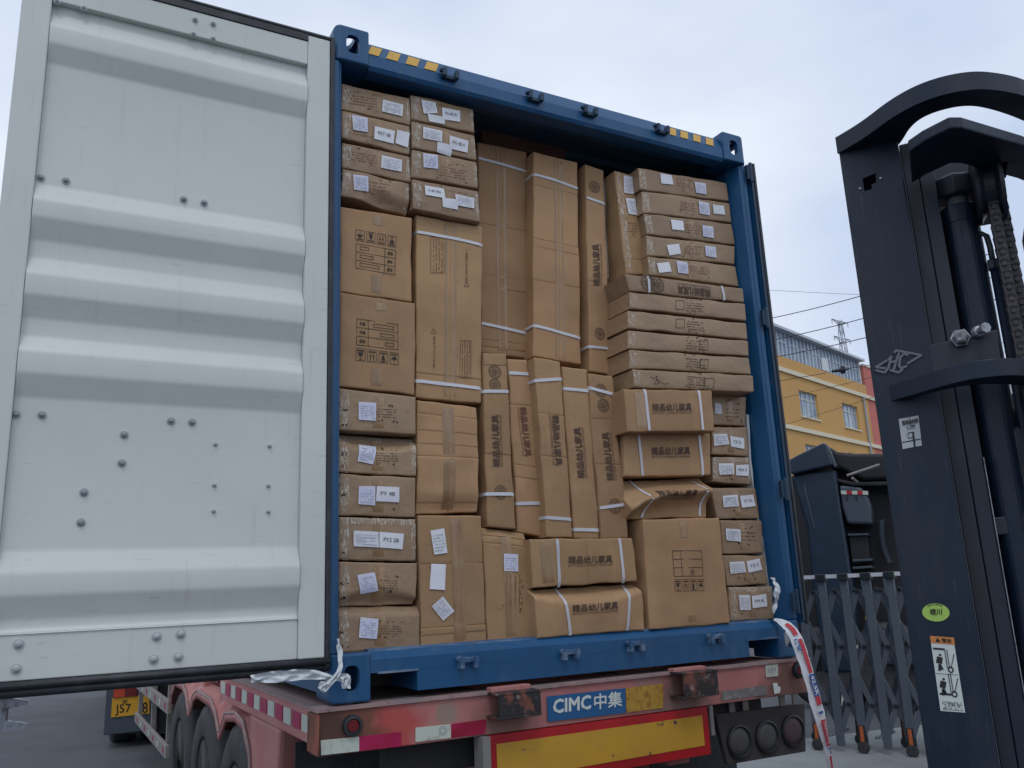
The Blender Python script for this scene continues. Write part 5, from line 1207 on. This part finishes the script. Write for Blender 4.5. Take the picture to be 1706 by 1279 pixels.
q = fl_quad([(1549,1059),(1589,1062),(1591,1074),(1551,1071)], -.0034); mb = MB(); mb.add([quad_uv(q, .2, .2), quad_uv(q, .42, .2), quad_uv(q, .31, .85)], [(0,1,2)]); put_text(mb, '警告', [quad_uv(q, .48, .22), quad_uv(q, .88, .22), quad_uv(q, .88, .8), quad_uv(q, .48, .8)], bold=.01)
make('header_print', mb, BLACK, ws_)
# rest of the truck body outside the frame, so that it stands as a whole
bdY = .75
make('carriage', fbox(-.12, .82, .30, .42, -.10, -.02), MASTD, FK)
for a in (.05, .58): make('fork', fbox(a, a+.10, .10, .15, -1.15 if False else -.02, -.02+.001), MASTD, FK)
make('mast_foot', fbox(-.10, .78, .10, .30, .18, .40), MASTD, FK)
make('body', fbox(-.10, .80, .28, 1.05, .85, 2.3), mat('forklift_body', (.4, .10, .03), .4), FK, bevel=.05)
for a in (-.14, .68):
    for d in (.45, 1.9): make('wheel', MB().lathe(f_(a, .28, d), FU, tyre_prof(.28, .17), 28), TYRE, FK, smooth=True)
for a in (-.08, .76):
    for d in (.95, 2.0): make('guard_post', fbox(a, a+.04, 1.05, 2.1, d, d+.05), MASTD, FK)
make('overhead_guard', fbox(-.09, .81, 2.101, 2.15, .9, 2.1), MASTD, FK)

# ================================================================== FOLDING GATE
g1 = Vector((5.473, 2.945, 0)); gd = Vector((.428, -.904, 0)).normalized(); gn = Vector((-gd.y, gd.x, 0)) ; 
if gn.dot(FW) < 0: gn = -gn
g_ = lambda a, z, d=0.: g1+gd*a+gn*d+Vector((0,0,z))
GT = thing('folding_gate', tuple(g_(.6, 0, .2)), 'grey folding lattice gate on castors behind the forklift mast', 'gate')
def gbar(mb, p, q_, w, h): 
    d = (q_-p).normalized(); up_ = d.cross(gn).normalized(); mb.add([p-gn*w-up_*h, p+gn*w-up_*h, p+gn*w+up_*h, p-gn*w+up_*h, q_-gn*w-up_*h, q_+gn*w-up_*h, q_+gn*w+up_*h, q_-gn*w+up_*h],
        [(0,1,2,3), (7,6,5,4), (0,4,5,1), (1,5,6,2), (2,6,7,3), (3,7,4,0)]); return mb
NL = 12
for row in (0, 1):
    D = .42*row
    for i in range(-2 if row else -1, NL):
        a = .285+i*.206+(.07 if row else 0); castor = (i % 2 == 1) != bool(row)
        if row == 0:
            mb = MB(); gbar(mb, g_(a, 1.53, D), g_(a, .67, D), .022, .034); gbar(mb, g_(a, .672, D-.001), g_(a-.02, .20 if castor else .05, D+.05), .0225, .0342)
            make('leg', mb, GATE, GT, bevel=.003)
            make('cap', MB().prism([g_(a-.045, 1.53, D-.05), g_(a+.045, 1.53, D-.05), g_(a+.045, 1.595, D-.05), g_(a-.045, 1.595, D-.05)], gn*.12), GATED, GT, bevel=.006)
            make('top_tube', MB().prism([g_(a+.047, 1.555, D-.02), g_(a+.158, 1.555, D-.02), g_(a+.158, 1.59, D-.02), g_(a+.047, 1.59, D-.02)], gn*.04), WHITE, GT)
        else:
            make('leg', gbar(MB(), g_(a, 1.53, D), g_(a, .06, D), .016, .02), GATE, GT)
        if castor:
            b_ = a-.02; dd_ = D+.05
            cs = make('castor', MB().prism([g_(b_-.035, .08, dd_-.03), g_(b_+.035, .08, dd_-.03), g_(b_+.03, .24, dd_-.03), g_(b_-.03, .24, dd_-.03)], gn*.06), GATED, GT)
            make('reflector', MB().prism([g_(b_-.016, .10, dd_-.034), g_(b_+.016, .10, dd_-.034), g_(b_+.016, .235, dd_-.034), g_(b_-.016, .235, dd_-.034)], gn*.003), mat('orange_reflector', (.48, .12, .04), .4), cs)
            make('castor_wheel', MB().lathe(g_(b_, .052, dd_-.05), gn, [(.02, 0), (.05, .002), (.052, .01), (.052, .04), (.05, .048), (.02, .05)], 20), TYRE, cs, smooth=False)
    for i in range(-1, NL-1):
        m0 = .285+i*.206+.103+(.07 if row else 0); l0 = m0-.103; r0 = m0+.103; m1 = m0+.206
        zz = [1.43, 1.18, .93, .68, .42, .17]; mb = MB()
        for k in range(5):
            za, zb2 = zz[k], zz[k+1]
            if k % 2 == 0: pairs = ((m0, l0), (m0, r0))
            else: pairs = ((l0, m0), (r0, m0))
            for j, (pa, pb) in enumerate(pairs): gbar(mb, g_(pa, za, D+.035+.022*j), g_(pb, zb2, D+.035+.022*j), .007, .023)
        make('lattice_bar', mb, GATE, GT)
        for z in (1.43, .93, .42): make('pivot', MB().lathe(g_(m0, z, D+.015), gn, [(.016, 0), (.02, .004), (.02, .02)], 12), GATED, GT)
for i in range(-1, NL-1, 2):
    a = .285+i*.206+.1; make('tie_bar', gbar(MB(), g_(a, .13, .0), g_(a+.07, .13, .42), .012, .012), STEEL, GT) if False else None
    mb = MB(); mb.tube([g_(a, .14, .02), g_(a+.06, .14, .42)], .014, 8); make('tie_bar', mb, STEEL, GT)

# ================================================================== DARK TRUCK behind the gate
az = ray(1400,850); TKP = Plane(CAM+ray(1400,850)*10.6, (az.x*.85+.3, az.y)); tn = TKP.n
TK = thing('parked_truck', (TKP.at(1420,1200).x, TKP.at(1420,1200).y, 0), 'dark blue lorry cab with roof deflector parked behind the folding gate', 'truck')
def tk(name, px, d0, d1, m, bev=.02, parent=TK): return make(name, MB().prism([TKP.at(u, v, d0) for u, v in px], tn*(d1-d0)), m, parent, bevel=bev)
tk('roof_deflector', [(1310,768),(1330,757),(1371,737),(1376,739),(1388,774),(1370,778),(1318,790)], -.10, .6, TRUCK, .03)
tk('rear_fairing', [(1376,738),(1384,752),(1394,776),(1389,779)], -.06, .8, TRUCKG, .01)
cbp = tk('cab_side', [(1318,793),(1342,787),(1392,782),(1402,850),(1425,1000),(1430,1120),(1372,1120),(1352,960),(1345,880)], .0, .9, TRUCK, .03)
tk('door_shut', [(1316,793),(1341,788),(1352,880),(1372,1120),(1330,1120)], .02, .9, TRUCKD, .01)
tk('door_edge', [(1338,808),(1341,808),(1358,880),(1356,880)], -.01, .019, TRUCKG, .0)
tk('cover', [(1378,742),(1395,752),(1420,755),(1470,755),(1500,756),(1700,756),(1700,800),(1500,797),(1440,800),(1394,778)], .15, 1.6, TRUCKD, .04)
make('strut', MB().tube([TKP.at(1411,792,-.1), TKP.at(1465,774,.0)], .018, 6), GALV, TK)
make('strut', MB().tube([TKP.at(1420,796,-.1), TKP.at(1428,803,.0)], .018, 6), GALV, TK)
tk('shelf', [(1394,797),(1420,803),(1480,802),(1700,800),(1700,808),(1420,809),(1396,803)], .05, .6, TRUCKD, .01)
tk('engine_wall', [(1386,764),(1700,764),(1700,800),(1700,1120),(1420,1120)], .4, 1.2, TRUCKD, .0)
fr = tk('air_box', [(1398,808),(1435,812),(1447,830),(1452,845),(1453,873),(1412,872),(1404,848)], .0, .4, TRUCKG, .03)
for i in range(5):
    u = 1401+i*9; make('hazard_stripe', MB().prism([TKP.at(u, 817+.15*i, -.012), TKP.at(u+9, 817.2+.15*i, -.012), TKP.at(u+9.5, 823.5+.15*i, -.012), TKP.at(u+.5, 823+.15*i, -.012)], tn*.01), RWHITE if i % 2 == 0 else SRED, fr)
for u in (1408, 1424): make('vent_slot', MB().prism([TKP.at(u, 825, -.01), TKP.at(u+3, 825, -.01), TKP.at(u+5, 833, -.01), TKP.at(u+2, 833, -.01)], tn*.009), BLACK, fr)
tk('battery_box', [(1414,892),(1445,891),(1450,938),(1420,942)], .1, .39, TRUCKD, .01); tk('box_rim', [(1412,889),(1446,888),(1447,891),(1413,892)], .05, .39, TRUCKG, .0)
for v in (932, 944): tk('step', [(1420,v),(1452,v-2),(1453,v+2),(1421,v+4)], -.0, .39, TRUCKG, .004)
mb = MB(); P = []
for k in range(170):
    t_ = k/169; u = 1469+t_*14-6*math.sin(t_*3); v = 866+t_*72; c_ = TKP.at(u, v, .25); a = k*.9
    P.append(c_+Vector((0,0,1))*.0+ (FU*math.cos(a)+FN*math.sin(a))*.035)
mb.tube(P, .008, 5); make('coiled_hose', mb, TRUCKG, TK, smooth=True)
for u in (1490, 1640):
    p = TKP.at(u, 1120, .3); wl = make('wheel', MB().lathe(Vector((p.x, p.y, .5)), -tn, tyre_prof(.5, .28), 36), TYRE, TK, smooth=True)
    make('rim', MB().lathe(Vector((p.x, p.y, .5))-tn*.20, -tn, [(.28, 0), (.2, .06), (.08, .02)], 24), RIM, wl, smooth=True)
p = TKP.at(1385, 1150, .3); wl = make('wheel', MB().lathe(Vector((p.x, p.y, .5)), -tn, tyre_prof(.5, .28), 36), TYRE, TK, smooth=True)
tk('chassis', [(1340,1075),(1700,1080),(1700,1130),(1345,1125)], .3, 1.2, CHASSIS, .0)
tk('added_dark_slab', [(1345,1131),(1700,1131),(1700,1212),(1350,1212)], .75, 1.3, CHASSIS, .0)  # dark slab added so no lit ground shows below the chassis
tk('fuel_tank', [(1455,1050),(1560,1052),(1560,1110),(1455,1108)], -.05, .3, TRUCKG, .05)
tk('notice', [(1426,1075),(1437,1074),(1438,1097),(1428,1098)], -.06, -.055, RWHITE, 0)
tk('yellow_band', [(1441,1024),(1445,1023),(1449,1052),(1445,1052)], -.05, -.045, SYEL, 0)
tk('torn_poster', [(1402,1158),(1408,1150),(1411,1162),(1417,1160),(1414,1175),(1410,1192),(1406,1180),(1402,1185)], -.4, -.395, SIGNW, 0)

# ================================================================== BUILDINGS
bh = Vector((.952, .305, 0)).normalized(); bn = Vector((-bh.y, bh.x, 0)); A = CAM+ray(1308,700)*49; A.z = 0
b3 = lambda a, z, d=0.: A+bh*a+bn*d+Vector((0,0,z))
def bbox(a0, a1, z0_, z1_, d0, d1): return MB().prism([b3(a0, z0_, d0), b3(a1, z0_, d0), b3(a1, z1_, d0), b3(a0, z1_, d0)], bn*(d1-d0))
def wall_holes(a0, a1, z0_, z1_, holes, depth=.25):
    As = sorted({a0, a1, *[h[0] for h in holes], *[h[1] for h in holes]}); Zs_ = sorted({z0_, z1_, *[h[2] for h in holes], *[h[3] for h in holes]}); mb = MB()
    for i in range(len(As)-1):
        for j in range(len(Zs_)-1):
            ca, cz = (As[i]+As[i+1])/2, (Zs_[j]+Zs_[j+1])/2
            if any(h[0] < ca < h[1] and h[2] < cz < h[3] for h in holes): continue
            mb.add([b3(As[i], Zs_[j]), b3(As[i+1], Zs_[j]), b3(As[i+1], Zs_[j+1]), b3(As[i], Zs_[j+1])], [(0,1,2,3)])
    for h in holes:
        c = [(h[0], h[2]), (h[1], h[2]), (h[1], h[3]), (h[0], h[3])]
        for k in range(4):
            (a, z), (a2, z2) = c[k], c[(k+1) % 4]; mb.add([b3(a, z), b3(a2, z2), b3(a2, z2, depth), b3(a, z, depth)], [(0,1,2,3)])
    return mb
YB = thing('ochre_building', tuple(b3(6, 0, 8)), 'ochre building with cream bands and a glazed top storey', 'building')
wins = []
for fl_ in range(4):
    z0_ = 10.85-3.3*fl_
    for a0 in (2.25, 8.45): wins.append((a0, a0+2.5, z0_, z0_+1.6))
make('facade', wall_holes(0, 13.0, 0, 14.25, wins), WALLY, YB)
make('facade_end', MB().prism([b3(0, 0, .001), b3(0, 14.25, .001), b3(0, 14.25, 14), b3(0, 0, 14)], bh*.01), WALLY, YB)
make('pilaster', bbox(-.45, -.002, 0, 14.25, .05, .8), WALLY, YB)
make('back_wall', bbox(0, 13, 0, 14.2, 14, 14.2), WALLY, YB); make('roof_slab', bbox(0, 13, 14.0, 14.2, .3, 13.9), TRIM, YB)
for z in (13.38, 9.95, 6.6, 3.3): make('cream_band', MB().add(*(lambda m: (m.v, m.f))(bbox(-.5, 12.98, z-.12, z+.13, -.12, -.002))), TRIM, YB)
def window(parent, a0, a1, z0_, z1_, cols=3, d=.18, transom=.7):
    w = make('window', bbox(a0+.05, a1-.05, z0_+.05, z1_-.05, d, d+.03), WGLASS, parent); mb = MB(); f = .06
    for (x0, x1, y0, y1) in ((a0, a1, z0_, z0_+f), (a0, a1, z1_-f, z1_), (a0, a0+f, z0_+f, z1_-f), (a1-f, a1, z0_+f, z1_-f)):
        m = bbox(x0, x1, y0, y1, d-.05, d-.002); mb.add(m.v, m.f)
    for k in range(1, cols):
        x = a0+(a1-a0)*k/cols; m = bbox(x-.035, x+.035, z0_+f, z1_-f, d-.045, d-.004); mb.add(m.v, m.f)
    zt3 = z0_+(z1_-z0_)*transom; m = bbox(a0+f, a1-f, zt3-.03, zt3+.03, d-.04, d-.006); mb.add(m.v, m.f)
    make('frame', mb, WFRAME, w); make('sill', bbox(a0-.08, a1+.08, z0_-.09, z0_-.01, -.08, .2), TRIM, w)
for h in wins: window(YB, *h, cols=4)
make('drain_pipe', MB().tube([b3(12.0, 13.3, -.12), b3(12.0, 0, -.12)], .07, 8), PYL, YB)
# glazed top storey
for k in range(24):
    a0 = .25+k*.52; wn = make('window', bbox(a0+.05, a0+.48, 14.27, 15.92, .32, .35), WGLASS, YB)
    mb = bbox(a0-.03, a0+.045, 14.26, 15.95, .24, .36); m = bbox(a0+.05, a0+.48, 15.30, 15.36, .26, .318)
    mb.add(m.v, m.f) if k % 3 else None
    make('frame', mb, WHITE, wn)
make('corner_pier', bbox(-.05, .20, 14.26, 15.95, .2, .5), WHITE, YB); make('corner_pier', bbox(12.75, 12.95, 14.26, 15.95, .2, .5), WHITE, YB)
make('eave', bbox(-.35, 13.1, 15.96, 16.12, -.15, .5), ROOFM, YB)
mb = MB().prism([b3(-.3, 16.13, -.1), b3(-.3, 17.0, 5.5), b3(-.3, 16.6, 6.5), b3(-.3, 16.0, 6.5), b3(-.3, 16.02, .5)], bh*13.3); make('roof', mb, ROOFM, YB)
make('storage_tank', bbox(6.6, 7.6, 14.4, 15.25, .18, .235), WHITE, YB)
RB = thing('coral_building', tuple(b3(20, 0, 8)), 'coral red building adjoining the ochre one', 'building')
make('facade', bbox(13.02, 27, 0, 15.65, .02, 12), WALLR, RB)
for z in (13.38, 9.95, 6.6, 3.3): make('cream_band', bbox(13.02, 27, z-.12, z+.13, -.10, .018), TRIM, RB)
for fl_ in range(4):
    for a0 in (17.5, 22.5):
        z0_ = 10.85-3.3*fl_; w = make('window', bbox(a0, a0+2.4, z0_, z0_+1.6, -.01, .016), WGLASS, RB); make('frame', bbox(a0+1.17, a0+1.23, z0_, z0_+1.6, -.03, -.012), WFRAME, w)
make('parapet', bbox(13.0, 27.05, 15.66, 15.8, -.05, .4), TRIM, RB)
# pale blue shed seen past the mast at the far right
BSP = Plane(CAM+ray(1700,660)*30, (az.x, az.y)); 
SH = thing('blue_shed', (BSP.at(1800,900).x, BSP.at(1800,900).y, 0), 'blue steel shed with a pale roof glimpsed right of the mast', 'shed')
zr = BSP.at(1700,650).z
def sh(u0, u1, z0_, z1_, d0, d1): 
    p, q_ = BSP.at(u0, 900, d0), BSP.at(u1, 900, d0); return MB().prism([Vector((p.x, p.y, z0_)), Vector((q_.x, q_.y, z0_)), Vector((q_.x, q_.y, z1_)), Vector((p.x, p.y, z1_))], BSP.n*(d1-d0))
make('wall', sh(1640, 1980, 0, zr-.15, 0, 8), mat('shed_blue', (.02, .12, .30), .5), SH); make('roof', sh(1636, 1990, zr-.14, zr+.25, -.3, 8.3), ROOFM, SH)
make('window', sh(1690, 1712, BSP.at(1700,742).z, BSP.at(1700,725).z, -.02, -.002), WHITE, SH)
# ================================================================== PYLONS AND CABLES
def pylon(base, h, w, azim, label, arms=(1, .86, .70)):
    T = thing('power_pylon', tuple(base), label, 'pylon'); R2 = Matrix.Rotation(azim, 3, 'Z'); mb = MB(); B = Vector(base)
    def P(x, y, z): return B+R2 @ Vector((x, y, z))
    def wd(z): t_ = z/h; return w*(1-t_)**1.15*.5+w*.06
    r = max(.07, h*.0018); lv = [h*(1-(1-k/13)**1.0) for k in range(14)]
    for sx, sy in ((1,1), (1,-1), (-1,1), (-1,-1)): mb.tube([P(sx*wd(z), sy*wd(z), z) for z in lv], r, 4)
    for i in range(len(lv)-1):
        a, b_ = lv[i], lv[i+1]
        for s_ in (1, -1):
            mb.tube([P(-wd(a), s_*wd(a), a), P(wd(b_), s_*wd(b_), b_)], r*.6, 3); mb.tube([P(wd(a), s_*wd(a), a), P(-wd(b_), s_*wd(b_), b_)], r*.6, 3); mb.tube([P(s_*wd(a), -wd(a), a), P(s_*wd(b_), wd(b_), b_)], r*.6, 3)
    make('lattice_tower', mb, PYL, T)
    for k in arms:
        z = h*k-.5; L2 = h*.055; am = MB()
        for s_ in (1, -1):
            for y in (-wd(z), wd(z)): am.tube([P(0, y, z), P(s_*L2, 0, z+.3)], r*.8, 4); am.tube([P(0, y, z-h*.012), P(s_*L2, 0, z+.3)], r*.7, 4)
            am.tube([P(s_*L2, 0, z+.3), P(s_*L2, 0, z-h*.014)], r*.9, 5)
        make('cross_arm', am, PYL, T)
dP = 210; pb = CAM+ray(1408,600)*dP; tz = (CAM+ray(1405,528)*dP).z
pylon((pb.x, pb.y, 0), tz, 6, .15, 'lattice power pylon behind the glazed roof of the ochre building', arms=(1, .93, .84, .76))
pb = CAM+ray(340,200)*95; tz = (CAM+ray(340,-4)*95).z
pylon((pb.x, pb.y, 0), tz+.3, 10, .6, 'lattice pylon tip showing above the top edge of the open door', arms=(1, .92))
def cable(a, b_, da, db, r, label, sag=.15):
    P0, P1 = CAM+ray(*a)*da, CAM+ray(*b_)*db; d = P1-P0; P0, P1 = P0-d*.35, P1+d*1.2; n = 24
    mb = MB().tube([P0.lerp(P1, i/n)-Vector((0,0,sag*4*(i/n)*(1-i/n))) for i in range(n+1)], r, 6)
    o = make('power_cable', mb, WIRE, None, smooth=True); o['label'] = label; o['category'] = 'cable'; o['group'] = 'overhead cables'; return o
cable((1284,526), (1432,484), 24, 22, .011, 'highest of the three thick overhead cables left of the mast')
cable((1288,562), (1437,521), 24, 22, .011, 'middle one of the three thick overhead cables, crossing the glazed roof')
cable((1293,590), (1441,553), 24, 22, .011, 'lowest of the three thick overhead cables, crossing the glass storey')
cable((1277,482), (1432,489), 40, 40, .008, 'thin faint cable highest in the sky left of the mast', .05)
cable((1305,660), (1500,610), 24, 22, .006, 'thin cable crossing the ochre wall above its windows', .1)
cable((1308,704), (1500,640), 24, 22, .006, 'thin cable crossing the ochre wall just above the lower cream band', .1)
o = thing('cable_insulator', tuple(CAM+ray(1400,618)*22), 'dark insulator on the slack cable in front of the glass storey', 'insulator')
mb = MB().tube([CAM+ray(1300,634)*22.5, CAM+ray(1369,622.5)*22, CAM+ray(1376,621)*22], .008, 6); mb.tube([CAM+ray(1385,618)*22, CAM+ray(1425,612)*22, CAM+ray(1470,604)*22], .009, 6); make('wire', mb, WIRE, o)
p0, p1 = CAM+ray(1385,618.5)*22, CAM+ray(1410,615)*22; axv = p1-p0; ln = axv.length
make('disc_stack', MB().lathe(p0, axv, [(.01, 0), (.03, .04*ln), (.045, .3*ln), (.05, .6*ln), (.11, .66*ln), (.11, .70*ln), (.05, .74*ln), (.11, .8*ln), (.1, .84*ln), (.04, .9*ln), (.03, 1.0*ln), (.01, 1.2*ln)], 12), WIRE, o, smooth=True)
# far wall low behind the yard, seen under the open door
p = [CAM+ray(u, 1008)*70 for u in (-700, 1000)]
bw = thing('yard_wall', ((p[0].x+p[1].x)/2, (p[0].y+p[1].y)/2, 0), 'long grey yard wall far behind the open door', 'wall')
make('wall_panel', MB().prism([Vector((p[0].x, p[0].y, 0)), Vector((p[1].x, p[1].y, 0)), Vector((p[1].x, p[1].y, 2.2)), Vector((p[0].x, p[0].y, 2.2))], (.2, 1.0, 0)), CONC, bw)
make('coping', MB().prism([Vector((p[0].x, p[0].y-.1, 2.201)), Vector((p[1].x, p[1].y-.1, 2.201)), Vector((p[1].x, p[1].y-.1, 2.3)), Vector((p[0].x, p[0].y-.1, 2.3))], (.2, 1.3, 0)), TRIM, bw)
kb = ground(232, 1150); kerb = make('kerb_stone', MB().box((kb.x-.1, kb.y, .0), (kb.x+3.2, kb.y+.3, .12)), SYEL); kerb['label'] = 'yellow painted kerb on the asphalt beyond the lower edge of the door'; kerb['category'] = 'kerb'
